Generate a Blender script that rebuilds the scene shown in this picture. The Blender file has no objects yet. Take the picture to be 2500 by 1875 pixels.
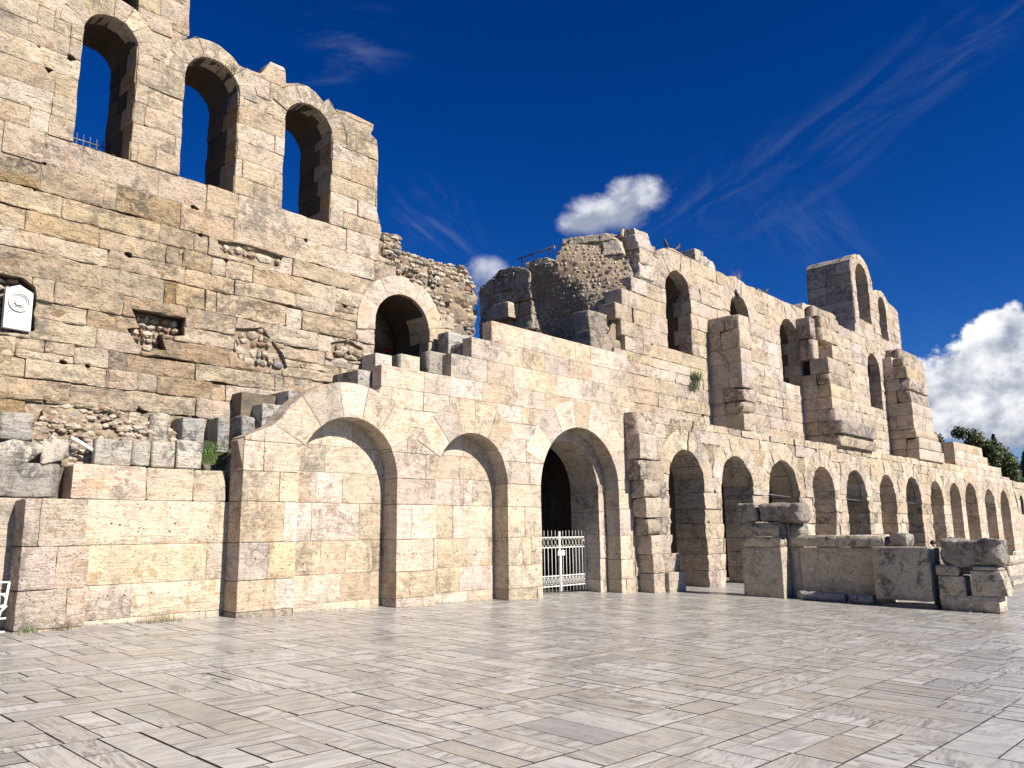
import bpy, bmesh, math, random
from mathutils import Vector, Matrix, noise
from mathutils.geometry import delaunay_2d_cdt
R = math.radians
random.seed(7)
scene = bpy.context.scene
col = scene.collection

# ------------------------------------------------------------ camera
YAW, PIT, ROL, FPX = R(46.866), R(10.461), R(-0.673), 1953.5
_f = Vector((math.sin(YAW)*math.cos(PIT), math.cos(YAW)*math.cos(PIT), math.sin(PIT)))
_r0 = Vector((math.cos(YAW), -math.sin(YAW), 0)); _u0 = _r0.cross(_f)
_r = math.cos(ROL)*_r0 + math.sin(ROL)*_u0
_u = -math.sin(ROL)*_r0 + math.cos(ROL)*_u0
CAM = Vector((0, 0, 1.6))
cam = bpy.data.objects.new('camera', bpy.data.cameras.new('camera'))
col.objects.link(cam)
cam.matrix_world = Matrix(((_r.x, _u.x, -_f.x, 0), (_r.y, _u.y, -_f.y, 0), (_r.z, _u.z, -_f.z, CAM.z), (0, 0, 0, 1)))
cam.data.sensor_width = 36; cam.data.lens = FPX/2500*36
cam.data.clip_start = 0.1; cam.data.clip_end = 3000
scene.camera = cam
scene.view_settings.view_transform = 'Standard'
scene.view_settings.look = 'None'
scene.view_settings.gamma = 1
scene.view_settings.use_curve_mapping = False
scene.view_settings.exposure = 0.72

# the sun: almost square onto the facade, a touch from the right
SUNDIR = Vector((-0.16, 1.0, -0.74)).normalized()       # way the light travels
SUN_EL = math.asin(-SUNDIR.z)
sun = bpy.data.objects.new('sun', bpy.data.lights.new('sun', 'SUN'))
col.objects.link(sun)
sun.rotation_euler = SUNDIR.to_track_quat('-Z', 'Y').to_euler()
sun.data.energy = 5.0; sun.data.angle = R(0.53); sun.data.color = (1.0, 0.94, 0.85)

def ray(px, py):
    d = _r*(px-1250) + _u*(937.5-py) + _f*FPX
    return d
def PY(px, py, Y):
    d = ray(px, py); t = Y/d.y
    return (d.x*t, 1.6+d.z*t)
def PX(px, py, X):
    d = ray(px, py); t = X/d.x
    return (d.y*t, 1.6+d.z*t)
GA, GB = -0.024, 0.021
def gz(x, y): return GA*x+GB*y
def G(px, py):
    d = ray(px, py); t = -1.6/(d.z-GA*d.x-GB*d.y)
    return Vector((d.x*t, d.y*t, 1.6+d.z*t))

# ------------------------------------------------------------ node helper
class NT:
    def __init__(s, nt): s.t = nt; s.n = nt.nodes; s.l = nt.links
    def new(s, typ, **kw):
        nd = s.n.new(typ)
        for k, v in kw.items(): setattr(nd, k, v)
        return nd
    def put(s, sock, v):
        if isinstance(v, bpy.types.NodeSocket): s.l.new(v, sock)
        elif v is not None:
            if hasattr(sock.default_value, '__len__') and not hasattr(v, '__len__'): v = (v,)*len(sock.default_value)
            if hasattr(v, '__len__') and len(v) == 3 and len(sock.default_value) == 4: v = (*v, 1)
            sock.default_value = v
    def m(s, op, a, b=None, c=None, clamp=False):
        nd = s.new('ShaderNodeMath', operation=op); nd.use_clamp = clamp
        for i, v in enumerate((a, b, c)):
            if v is not None: s.put(nd.inputs[i], v)
        return nd.outputs[0]
    def vm(s, op, a, b=None, out=0, scale=None):
        nd = s.new('ShaderNodeVectorMath', operation=op)
        s.put(nd.inputs[0], a)
        if b is not None: s.put(nd.inputs[1], b)
        if scale is not None: s.put(nd.inputs['Scale'], scale)
        return nd.outputs[out]
    def noise(s, v, scale, detail=4, rough=0.55, dist=0.0):
        nd = s.new('ShaderNodeTexNoise'); s.put(nd.inputs['Vector'], v)
        nd.inputs['Scale'].default_value = scale; nd.inputs['Detail'].default_value = detail
        nd.inputs['Roughness'].default_value = rough; nd.inputs['Distortion'].default_value = dist
        return nd.outputs['Fac']
    def vor(s, v, scale, feature='F1', rnd=1.0, out='Distance'):
        nd = s.new('ShaderNodeTexVoronoi', feature=feature); s.put(nd.inputs['Vector'], v)
        nd.inputs['Scale'].default_value = scale; nd.inputs['Randomness'].default_value = rnd
        return nd.outputs[out]
    def ramp(s, f, a, b, va=0.0, vb=1.0, smooth=True):
        nd = s.new('ShaderNodeMapRange'); nd.clamp = True
        if smooth: nd.interpolation_type = 'SMOOTHSTEP'
        s.put(nd.inputs[0], f)
        for i, v in enumerate((a, b, va, vb)): s.put(nd.inputs[i+1], v)
        return nd.outputs[0]
    def mix(s, f, a, b, mode='MIX'):
        nd = s.new('ShaderNodeMix', data_type='RGBA', blend_type=mode)
        s.put(nd.inputs['Factor'], f); s.put(nd.inputs['A'], a); s.put(nd.inputs['B'], b)
        return nd.outputs['Result']

def mat(name):
    m = bpy.data.materials.new(name); m.use_nodes = True
    t = NT(m.node_tree); b = m.node_tree.nodes['Principled BSDF']
    return m, t, b

# ------------------------------------------------------------ sky
world = bpy.data.worlds.new('World'); scene.world = world; world.use_nodes = True
w = NT(world.node_tree)
bg = world.node_tree.nodes['Background']
sky = w.new('ShaderNodeTexSky', sky_type='NISHITA')
sky.sun_disc = False; sky.sun_elevation = SUN_EL
sky.sun_rotation = math.atan2(-SUNDIR.x, -SUNDIR.y)
sky.altitude = 1800; sky.air_density = 1.0; sky.dust_density = 0.35; sky.ozone_density = 4.5
tc = w.new('ShaderNodeTexCoord').outputs['Generated']
D = w.vm('NORMALIZE', tc)
hs = w.new('ShaderNodeHueSaturation'); hs.inputs['Saturation'].default_value = 1.33; hs.inputs['Value'].default_value = 0.96; hs.inputs['Hue'].default_value = 0.514
w.put(hs.inputs['Color'], sky.outputs[0])
gm = w.new('ShaderNodeGamma'); gm.inputs['Gamma'].default_value = 1.15
w.put(gm.inputs['Color'], hs.outputs[0])
skycol = gm.outputs[0]
sepD = w.new('ShaderNodeSeparateXYZ'); w.put(sepD.inputs[0], D)
def tang(px, py, rot=0.0):
    c = ray(px, py).normalized()
    e1 = c.cross(Vector((0, 0, 1))).normalized(); e2 = e1.cross(c)
    a = math.cos(rot)*e1+math.sin(rot)*e2; b = -math.sin(rot)*e1+math.cos(rot)*e2
    z = w.m('MAXIMUM', w.vm('DOT_PRODUCT', D, tuple(c), out=1), 0.05)
    x = w.m('DIVIDE', w.vm('DOT_PRODUCT', D, tuple(a), out=1), z)
    y = w.m('DIVIDE', w.vm('DOT_PRODUCT', D, tuple(b), out=1), z)
    return x, y
def xyz(x, y, z=0.0):
    nd = w.new('ShaderNodeCombineXYZ')
    for i, v in enumerate((x, y, z)): w.put(nd.inputs[i], v)
    return nd.outputs[0]
def blob(px, py, rx, ry, rot=0.0, seed=0.0, nscale=9.0, namp=0.9, cut=(0.35, 0.75), lit=0.5):
    x, y = tang(px, py, rot)
    q = w.m('SQRT', w.m('ADD', w.m('POWER', w.m('DIVIDE', w.m('ABSOLUTE', x), rx), 2.0), w.m('POWER', w.m('DIVIDE', w.m('ABSOLUTE', y), ry), 2.0)))
    v = xyz(x, y, seed)
    n = w.noise(v, nscale, 7, 0.58, 0.3)
    dn = w.m('ADD', w.m('SUBTRACT', 1.0, q), w.m('MULTIPLY', w.m('SUBTRACT', n, 0.5), namp*2))
    return w.ramp(dn, cut[0], cut[1]), n, x, y
c = skycol
def over(c, mask, colr, k=1.0): return w.mix(w.m('MULTIPLY', mask, k, clamp=True), c, colr)
def ellipse(x, y, rx, ry):
    return w.m('SQRT', w.m('ADD', w.m('POWER', w.m('ABSOLUTE', w.m('DIVIDE', x, rx)), 2.0), w.m('POWER', w.m('ABSOLUTE', w.m('DIVIDE', y, ry)), 2.0)))
# thin cirrus drawn out in streaks
for px0, py0, rot, items in ((1900, 400, .52, [(2060, 330, .30, .06, .11), (1690, 500, .16, .045, .13), (2290, 190, .16, .02, .05)]),
                             (860, 160, .12, [(860, 105, .075, .045, .20), (790, 195, .06, .014, .12)]),
                             (1075, 545, -.75, [(1075, 545, .075, .055, .26), (1990, 575, .10, .06, .10)])):
    X_, Y_ = tang(px0, py0, rot)
    n = w.ramp(w.noise(xyz(w.m('MULTIPLY', X_, 7.0), w.m('MULTIPLY', Y_, 30.0), px0*.01), 1.0, 6, 0.62, 0.9), 0.44, 0.80)
    for px, py, rx, ry, k in items:
        x, y = tang(px, py, rot)
        c = over(c, w.m('MULTIPLY', w.ramp(ellipse(x, y, rx, ry), 1.15, 0.1), n), (4.6, 5.4, 7.2), k)
# cumulus
cn = w.m('ADD', w.m('MULTIPLY', w.noise(w.vm('MULTIPLY', D, (1, 1, 1.5)), 11.0, 6, 0.56, 0.1), .72), w.m('MULTIPLY', w.noise(D, 34.0, 5, 0.6), .30))
cs = w.m('ADD', .15, w.m('MULTIPLY', .72, w.noise(w.vm('ADD', w.vm('MULTIPLY', D, (1, 1, 1.5)), (.012, -.01, -.028)), 11.0, 4, 0.56, 0.1)))
def cumulus(items):
    m_ = None; sh = None
    for px, py, rx, ry in items:
        x, y = tang(px, py)
        q = w.m('SUBTRACT', 1.0, ellipse(x, y, rx, ry))
        m_ = q if m_ is None else w.m('MAXIMUM', m_, q)
        v = w.m('DIVIDE', y, ry*1.4)
        sh = v if sh is None else w.m('ADD', sh, w.m('MULTIPLY', w.ramp(q, -.2, .5), w.m('SUBTRACT', v, sh)))
    return m_, sh
for items, edge, k, grey in (([(1555, 478, .055, .034), (1490, 515, .07, .030), (1430, 540, .05, .022)], .5, .88, .6),
                       ([(1190, 668, .034, .030), (1215, 700, .04, .03)], .7, .62, .6),
                       ([(2560, 980, .14, .066), (2485, 870, .062, .066), (2415, 965, .050, .046), (2350, 1025, .045, .028), (2720, 950, .22, .10)], .13, .98, .75),
                       ([(-900, 1000, .45, .12), (4200, 980, .5, .14)], .30, .95, 1.0)):
    m_, sh = cumulus(items)
    dn = w.m('ADD', m_, w.m('MULTIPLY', w.m('SUBTRACT', cn, .51), 1.5))
    mk = w.ramp(dn, .14, .14+edge)
    relief = w.m('MULTIPLY', w.m('SUBTRACT', cn, cs), 6.0)
    lum = w.ramp(w.m('ADD', w.m('ADD', sh, relief), w.m('MULTIPLY', w.ramp(dn, .2, .9), -.25)), -.75, .75)
    cc = w.mix(lum, w.mix(grey, (6.6, 7.1, 8.4), (3.4, 3.9, 5.2)), (12.5, 12.6, 12.8))
    c = over(c, mk, cc, k)
w.put(bg.inputs['Color'], c)
bg.inputs['Strength'].default_value = 0.05

# ------------------------------------------------------------ materials
def stone_material(name, rough_amt=1.0, streak=0.5, dirt=0.5, rust=0.5, pit=1.0, grain=1.0, dsc=0.8, dth=.50):
    m, t, b = mat(name)
    oi = t.new('ShaderNodeObjectInfo')
    geo = t.new('ShaderNodeNewGeometry')
    off = t.vm('SCALE', (17.3, 41.7, 29.1), scale=oi.outputs['Random'])
    P = t.vm('ADD', geo.outputs['Position'], off)
    base = oi.outputs['Color']
    def ncol(v, sc, det, ro, di=0.0):
        nd = t.new('ShaderNodeTexNoise'); t.put(nd.inputs['Vector'], v)
        nd.inputs['Scale'].default_value = sc; nd.inputs['Detail'].default_value = det; nd.inputs['Roughness'].default_value = ro; nd.inputs['Distortion'].default_value = di
        sp = t.new('ShaderNodeSeparateXYZ'); t.put(sp.inputs[0], nd.outputs['Color'])
        return nd.outputs['Color'], sp.outputs[0], sp.outputs[1], sp.outputs[2]
    _, n1, nr, nk = ncol(P, 1.9, 4, .62, .7)
    vec, n2, n2b, n2c = ncol(P, 6.5, 5, .66, .8)
    n3 = t.noise(P, 27.0, 4, .72)
    ns = t.noise(t.vm('MULTIPLY', P, (1.7, 1.7, 16.0)), 1.0, 5, .64, 1.3)
    PG = geo.outputs['Position']
    _, g1, g1b, g1c = ncol(PG, dsc, 3, .6, .5)
    c = base
    def dk(c, f, k, colr): return t.mix(t.m('MULTIPLY', f, k), c, t.mix(1.0, c, colr, 'MULTIPLY'))
    c = dk(c, t.ramp(n1, .36, .56), .85, (1.24, 1.22, 1.20))
    c = dk(c, t.ramp(n2, .52, .66), .62, (.62, .50, .38))
    c = dk(c, t.ramp(ns, .54, .64), .62*streak, (.66, .54, .41))
    c = dk(c, t.ramp(nr, .57, .68), .60*rust, (.95, .60, .36))
    # grey-black lichen, soot and rain runs
    lich = t.m('MULTIPLY', t.ramp(g1, dth, dth+.11), t.ramp(n2b, .42, .56))
    c = t.mix(t.m('MULTIPLY', lich, .80*dirt), c, (.105, .098, .090))
    wr = t.m('MULTIPLY', t.ramp(t.noise(t.vm('MULTIPLY', PG, (3.4, 3.4, .30)), 1.0, 3, .6, .3), .55, .70), t.ramp(g1b, .46, .60))
    c = t.mix(t.m('MULTIPLY', wr, .55*dirt), c, (.15, .14, .13))
    # cracks
    PC = t.vm('ADD', P, t.vm('SCALE', t.vm('SUBTRACT', vec, (.5, .5, .5)), scale=.42))
    ve = t.vor(PC, 1.1, 'DISTANCE_TO_EDGE')
    crk = t.m('MULTIPLY', t.ramp(ve, .013, .002), t.ramp(nk, .53, .60))
    c = t.mix(t.m('MULTIPLY', crk, .6), c, (.14, .10, .065))
    # pits
    pv = t.vor(t.vm('ADD', P, t.vm('SCALE', vec, scale=.12)), 17.0)
    pm = t.m('MULTIPLY', t.m('MULTIPLY', t.ramp(pv, .24, .06), t.ramp(n2c, .50, .60)), pit)
    c = t.mix(t.m('MULTIPLY', pm, .72), c, (.12, .085, .055))
    c = dk(c, t.ramp(n3, .48, .64), .50, (.58, .49, .40))
    t.put(b.inputs['Base Color'], c)
    b.inputs['Roughness'].default_value = .88
    b.inputs['Specular IOR Level'].default_value = .25
    h = t.m('MULTIPLY', n2, 1.1)
    h = t.m('ADD', h, t.m('MULTIPLY', ns, .9*streak))
    h = t.m('ADD', h, t.m('MULTIPLY', n3, .50*grain))
    h = t.m('SUBTRACT', h, t.m('MULTIPLY', pm, .8))
    bp = t.new('ShaderNodeBump'); bp.inputs['Distance'].default_value = .05*rough_amt; bp.inputs['Strength'].default_value = 1.0
    t.put(bp.inputs['Height'], h); t.put(b.inputs['Normal'], bp.outputs[0])
    return m

M = {}
M['clean'] = stone_material('restored_limestone', .65, .8, .62, .60, 1.1, 1.0, 1.0, .50)
M['old'] = stone_material('weathered_limestone', 1.3, .6, .66, .42, 1.0, 1.1, .9, .49)
M['rock'] = stone_material('broken_limestone', 2.1, .4, .95, .35, 1.0, 1.4, 1.6, .46)
M['grey'] = stone_material('lichened_marble', 1.0, .8, 1.0, .15, .8, 1.1, 2.4, .485)
M['mortar'] = stone_material('mortar', 1.2, .1, .35, .5, .8, 1.5)

def rubble_material():
    m, t, b = mat('rubble_stone')
    at = t.new('ShaderNodeAttribute'); at.attribute_name = 'rnd'
    geo = t.new('ShaderNodeNewGeometry'); P = geo.outputs['Position']
    r = at.outputs['Fac']
    c = t.mix(t.ramp(r, .0, .55), (.30, .235, .16), (.50, .425, .33))
    c = t.mix(t.ramp(r, .86, .88), c, (.27, .15, .09))
    c = t.mix(t.ramp(r, .92, .94), c, (.24, .23, .22))
    c = t.mix(t.m('MULTIPLY', t.ramp(t.noise(P, 9, 5, .65), .45, .66), .5), c, (.20, .15, .10))
    t.put(b.inputs['Base Color'], c); b.inputs['Roughness'].default_value = .9
    bp = t.new('ShaderNodeBump'); bp.inputs['Distance'].default_value = .03
    t.put(bp.inputs['Height'], t.noise(P, 22, 5, .65)); t.put(b.inputs['Normal'], bp.outputs[0])
    return m
M['rubble'] = rubble_material()

def core_material():
    m, t, b = mat('rubble_mortar')
    P = t.new('ShaderNodeNewGeometry').outputs['Position']
    c = t.mix(t.ramp(t.noise(P, 1.1, 5, .6), .4, .65), (.27, .20, .13), (.35, .28, .20))
    c = t.mix(t.m('MULTIPLY', t.ramp(t.noise(P, 1.6, 5, .65, .5), .52, .66), .7), c, (.16, .15, .135))
    c = t.mix(t.m('MULTIPLY', t.ramp(t.noise(P, 14, 5, .7), .45, .65), .5), c, (.15, .105, .07))
    t.put(b.inputs['Base Color'], c); b.inputs['Roughness'].default_value = .95
    bp = t.new('ShaderNodeBump'); bp.inputs['Distance'].default_value = .05
    t.put(bp.inputs['Height'], t.noise(P, 9, 6, .65)); t.put(b.inputs['Normal'], bp.outputs[0])
    return m
M['core'] = core_material()

def marble_material():
    m, t, b = mat('paving_marble')
    at = t.new('ShaderNodeAttribute'); at.attribute_name = 'rnd'; r = at.outputs['Fac']
    geo = t.new('ShaderNodeNewGeometry'); P0 = geo.outputs['Position']
    ang = t.m('ADD', t.m('MULTIPLY', t.ramp(t.m('FRACT', t.m('MULTIPLY', r, 37.0)), .49, .51), math.pi/2), t.m('MULTIPLY', t.m('SUBTRACT', t.m('FRACT', t.m('MULTIPLY', r, 91.0)), .5), .5))
    vr = t.new('ShaderNodeVectorRotate', rotation_type='Z_AXIS'); t.put(vr.inputs['Vector'], P0); t.put(vr.inputs['Angle'], ang)
    P = t.vm('ADD', vr.outputs[0], t.vm('SCALE', (31.0, 57.0, 13.0), scale=r))
    PS = t.vm('MULTIPLY', P, (.9, 6.0, 1.0))
    n = t.noise(PS, 1.0, 7, .60, 1.1)
    n2 = t.noise(t.vm('MULTIPLY', P, (1.0, 3.0, 1.0)), 1.6, 6, .6, 1.8)
    r2 = t.m('FRACT', t.m('MULTIPLY', r, 13.0)); r3 = t.m('FRACT', t.m('MULTIPLY', r, 53.0))
    c = t.mix(t.ramp(r2, .05, .95, smooth=False), (.39, .37, .33), (.50, .485, .455))
    c = t.mix(t.m('MULTIPLY', t.ramp(r3, .78, .84), .5), c, (.37, .325, .26))
    c = t.mix(t.m('MULTIPLY', t.ramp(r3, .97, .975), .6), c, (.23, .24, .255))
    vein = t.ramp(t.m('ABSOLUTE', t.m('SUBTRACT', n, .5)), .06, .0)
    k = t.ramp(t.m('FRACT', t.m('MULTIPLY', r, 7.0)), 0, 1, .45, 1.0)
    c = t.mix(t.m('MULTIPLY', t.m('MULTIPLY', vein, k), t.ramp(n2, .32, .52)), c, (.15, .145, .14))
    c = t.mix(t.m('MULTIPLY', t.ramp(n2, .52, .66), .5), c, (.31, .265, .205))
    c = t.mix(t.m('MULTIPLY', t.ramp(n, .54, .64), .65), c, (.25, .25, .255))
    spk = t.noise(P0, 30, 3, .7)
    c = t.mix(t.m('MULTIPLY', t.ramp(spk, .56, .72), .3), c, (.24, .21, .18))
    t.put(b.inputs['Base Color'], c)
    t.put(b.inputs['Roughness'], t.ramp(t.noise(P0, 2.2, 5, .6), .3, .7, .24, .42))
    b.inputs['Specular IOR Level'].default_value = .5
    bp = t.new('ShaderNodeBump'); bp.inputs['Distance'].default_value = .004
    t.put(bp.inputs['Height'], t.m('ADD', t.noise(P0, 5, 4, .6), t.m('MULTIPLY', spk, .3))); t.put(b.inputs['Normal'], bp.outputs[0])
    return m
M['marble'] = marble_material()

def simple(name, colr, rough=.6, var=.3, scale=12, metal=0.0, bump=0.004):
    m, t, b = mat(name)
    P = t.new('ShaderNodeNewGeometry').outputs['Position']
    d = tuple(x*(1-var) for x in colr)
    t.put(b.inputs['Base Color'], t.mix(t.ramp(t.noise(P, scale, 5, .6), .35, .7), colr, d))
    b.inputs['Roughness'].default_value = rough; b.inputs['Metallic'].default_value = metal
    bp = t.new('ShaderNodeBump'); bp.inputs['Distance'].default_value = bump
    t.put(bp.inputs['Height'], t.noise(P, scale*3, 4)); t.put(b.inputs['Normal'], bp.outputs[0])
    return m
M['grout'] = simple('grout', (.050, .038, .036), .95, .35, 8)
M['white_metal'] = simple('white_painted_metal', (.72, .70, .63), .45, .12, 30)
M['grey_metal'] = simple('grey_metal', (.22, .22, .22), .5, .4, 20, .6)
M['rusty'] = simple('rusty_pipe', (.20, .13, .09), .7, .5, 20, .4)
M['pvc'] = simple('white_plastic', (.78, .78, .76), .35, .06, 10)
M['plaque'] = simple('white_marble', (.60, .59, .56), .5, .10, 6)
M['dirt'] = simple('dry_earth', (.16, .13, .09), .95, .4, 3, bump=.05)
M['leaf'] = simple('leaf_green', (.060, .095, .022), .7, .5, 2.5)
M['pine'] = simple('pine_needles', (.085, .115, .032), .8, .5, .35)
M['cypress'] = simple('cypress_foliage', (.022, .034, .016), .8, .5, .4)
M['olive'] = simple('grey_green_foliage', (.075, .085, .055), .8, .4, .5)
M['bark'] = simple('bark', (.10, .075, .05), .9, .4, 6, bump=.02)
M['grass'] = simple('grass_blades', (.085, .13, .030), .8, .5, 4)
M['dry'] = simple('dry_twigs', (.22, .17, .10), .9, .4, 6)
M['bird'] = simple('dark_feathers', (.04, .04, .05), .6, .4, 30)
M['skin'] = simple('skin', (.45, .29, .21), .6, .1, 20)
M['hair'] = simple('dark_hair', (.02, .015, .012), .6, .3, 40)
M['coat'] = simple('dark_jacket', (.055, .03, .035), .85, .3, 20)
M['jeans'] = simple('blue_jeans', (.05, .07, .12), .85, .3, 20)
M['red'] = simple('red_flowers', (.45, .03, .03), .7, .3, 20)
M['hole_dark'] = simple('dark_hole_fill', (.02, .022, .025), .15, .2, 5)  # near-black fill standing in for the shade inside holes, no glass

# ------------------------------------------------------------ object helpers
def empty(name, loc, label=None, cat=None, group=None, kind=None):
    o = bpy.data.objects.new(name, None); col.objects.link(o); o.location = loc
    o.empty_display_size = .2
    tag(o, label, cat, group, kind); return o
def tag(o, label=None, cat=None, group=None, kind=None):
    if label: o['label'] = label
    if cat: o['category'] = cat
    if group: o['group'] = group
    if kind: o['kind'] = kind
    return o
def link(name, verts, faces, m, parent=None, color=None, smooth=None, rnd=None, kind=None, fmat=None):
    me = bpy.data.meshes.new(name)
    if parent is not None:
        L = parent_world(parent); verts = [(v[0]-L.x, v[1]-L.y, v[2]-L.z) for v in verts]
    me.from_pydata([tuple(v) for v in verts], [], faces)
    if smooth is not None:
        if smooth is True: me.polygons.foreach_set('use_smooth', [True]*len(faces))
        else: me.polygons.foreach_set('use_smooth', smooth)
    if rnd is not None:
        a = me.attributes.new('rnd', 'FLOAT', 'FACE')
        a.data.foreach_set('value', rnd if hasattr(rnd, '__len__') else [rnd]*len(faces))
    for mm in (m if isinstance(m, (list, tuple)) else [m]): me.materials.append(mm)
    if fmat is not None: me.polygons.foreach_set('material_index', fmat)
    me.update()
    o = bpy.data.objects.new(name, me); col.objects.link(o)
    if parent is not None: o.parent = parent
    if color is not None: o.color = (*color[:3], 1)
    if kind: o['kind'] = kind
    return o
def parent_world(p):
    L = Vector(p.location)
    while p.parent: p = p.parent; L = L+Vector(p.location)
    return L

class Buf:
    """many shapes joined into one mesh"""
    def __init__(s): s.v = []; s.f = []; s.r = []; s.sm = []
    def add(s, verts, faces, rnd=0.0, smooth=False):
        k = len(s.v); s.v += [tuple(v) for v in verts]
        s.f += [tuple(i+k for i in f) for f in faces]; s.r += [rnd]*len(faces); s.sm += [smooth]*len(faces)
    def box(s, x0, x1, y0, y1, z0, z1, rnd=0.0):
        s.add([(x0,y0,z0),(x1,y0,z0),(x1,y1,z0),(x0,y1,z0),(x0,y0,z1),(x1,y0,z1),(x1,y1,z1),(x0,y1,z1)],
              [(0,3,2,1),(4,5,6,7),(0,1,5,4),(1,2,6,5),(2,3,7,6),(3,0,4,7)], rnd)
    def tube(s, pts, r, n=8, closed=False, rnd=0.0):
        pts = [Vector(p) for p in pts]; m = len(pts); rings = []
        rr = r if hasattr(r, '__len__') else [r]*m
        for i, p in enumerate(pts):
            a = pts[(i-1) % m] if (closed or i) else p; b_ = pts[(i+1) % m] if (closed or i < m-1) else p
            d = (b_-a).normalized()
            q = Vector((0, 0, 1)) if abs(d.z) < .9 else Vector((1, 0, 0))
            e = d.cross(q).normalized(); f = e.cross(d)
            rings.append([p+(e*math.cos(2*math.pi*k/n)+f*math.sin(2*math.pi*k/n))*rr[i] for k in range(n)])
        V = [v for rg in rings for v in rg]; F = []
        for i in range(m if closed else m-1):
            j = (i+1) % m
            for k in range(n): F.append((i*n+k, i*n+(k+1) % n, j*n+(k+1) % n, j*n+k))
        if not closed:
            F.append(tuple(range(n))[::-1]); F.append(tuple((m-1)*n+k for k in range(n)))
        s.add(V, F, rnd, True)
    def build(s, name, m, parent=None, color=None, kind=None, rnd=False):
        return link(name, s.v, s.f, m, parent, color, s.sm, s.r if rnd else None, kind)

# ------------------------------------------------------------ planar stone mesher
def wob(poly, amp, step, seed=0.0, cut=0.0):
    out = []; n = len(poly)
    pts = poly
    if cut > 0:
        q = []
        for i in range(n):
            p = Vector(poly[i]); a = Vector(poly[i-1]); b = Vector(poly[(i+1) % n])
            la, lb = (a-p).length, (b-p).length
            if la < 1e-4 or lb < 1e-4: continue
            c = cut*random.uniform(.4, 1.6)
            if min(la, lb) > 4*c and abs((a-p).angle(b-p)-math.pi) > .5: q += [tuple(p+(a-p)/la*c), tuple(p+(b-p)/lb*c)]
            else: q.append(tuple(p))
        pts = q; n = len(pts)
    for i in range(n):
        a = Vector(pts[i]); b = Vector(pts[(i+1) % n]); L = (b-a).length
        if L < 1e-4: continue
        k = max(1, int(L/step))
        for j in range(k):
            p = a+(b-a)*(j/k)
            if amp > 0:
                q = Vector((p.x*5.1+seed, p.y*5.1-seed, seed*.37))
                d = noise.noise_vector(q)*amp + noise.noise_vector(q*3.3)*amp*.5
                p = Vector((p.x+d.x, p.y+d.y))
            out.append((p.x, p.y))
    return out
def bbox(p): return min(a for a, b in p), max(a for a, b in p), min(b for a, b in p), max(b for a, b in p)
def bb_hit(a, b): return not (a[1] < b[0] or b[1] < a[0] or a[3] < b[2] or b[3] < a[2])

def shrink(poly, g):
    """inset a roughly convex polygon"""
    n = len(poly); out = []
    A = sum(poly[i][0]*poly[(i+1) % n][1]-poly[(i+1) % n][0]*poly[i][1] for i in range(n))
    s = 1 if A > 0 else -1
    for i in range(n):
        p = Vector(poly[i]); a = Vector(poly[i-1]); b = Vector(poly[(i+1) % n])
        d1 = (p-a).normalized(); d2 = (b-p).normalized()
        n1 = Vector((-d1.y, d1.x))*s; n2 = Vector((-d2.y, d2.x))*s
        k = n1+n2
        if k.length < .3: out.append(tuple(p)); continue
        k = k.normalized(); out.append(tuple(p+k*(g/max(.5, k.dot(n1)))))
    return out

def ccw(p):
    A = sum(p[i][0]*p[(i+1) % len(p)][1]-p[(i+1) % len(p)][0]*p[i][1] for i in range(len(p)))
    return p if A > 0 else list(p)[::-1]
def cdt(poly, cuts, regions, grid, extra=()):
    """triangulate poly minus cuts, inside every region. returns verts2d, tris"""
    bb = bbox(poly)
    poly = ccw(poly); cuts = [ccw(c_) for c_ in cuts]; regions = [ccw(c_) for c_ in regions]
    V = [Vector(p) for p in poly]; F = [list(range(len(V)))]
    tests = []
    for c_ in cuts:
        if bb_hit(bb, bbox(c_)): k = len(V); V += [Vector(p) for p in c_]; F.append(list(range(k, len(V)))); tests.append((len(F)-1, False))
    for c_ in regions:
        k = len(V); V += [Vector(p) for p in c_]; F.append(list(range(k, len(V)))); tests.append((len(F)-1, True))
    if grid:
        nx = max(1, int((bb[1]-bb[0])/grid)); nz = max(1, int((bb[3]-bb[2])/grid))
        for i in range(nx):
            for j in range(nz):
                V.append(Vector((bb[0]+(i+.5+random.uniform(-.2, .2))*(bb[1]-bb[0])/nx, bb[2]+(j+.5+random.uniform(-.2, .2))*(bb[3]-bb[2])/nz)))
    for p in extra: V.append(Vector(p))
    res = delaunay_2d_cdt(V, [], F, 1, 1e-5)
    vo, fo, oo = res[0], res[2], res[5]
    T = []
    for f, o in zip(fo, oo):
        if 0 not in o: continue
        if all((k in o) == want for k, want in tests): T.append(tuple(f))
    used = sorted({i for f in T for i in f}); mp = {u: i for i, u in enumerate(used)}
    return [vo[u] for u in used], [tuple(mp[i] for i in f) for f in T]

def frameY(Y): return lambda u, v, w: (u, Y+w, v)          # wall facing -Y, w goes into the wall
def frameX(X): return lambda u, v, w: (X+w, u, v)          # wall facing -X

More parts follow.
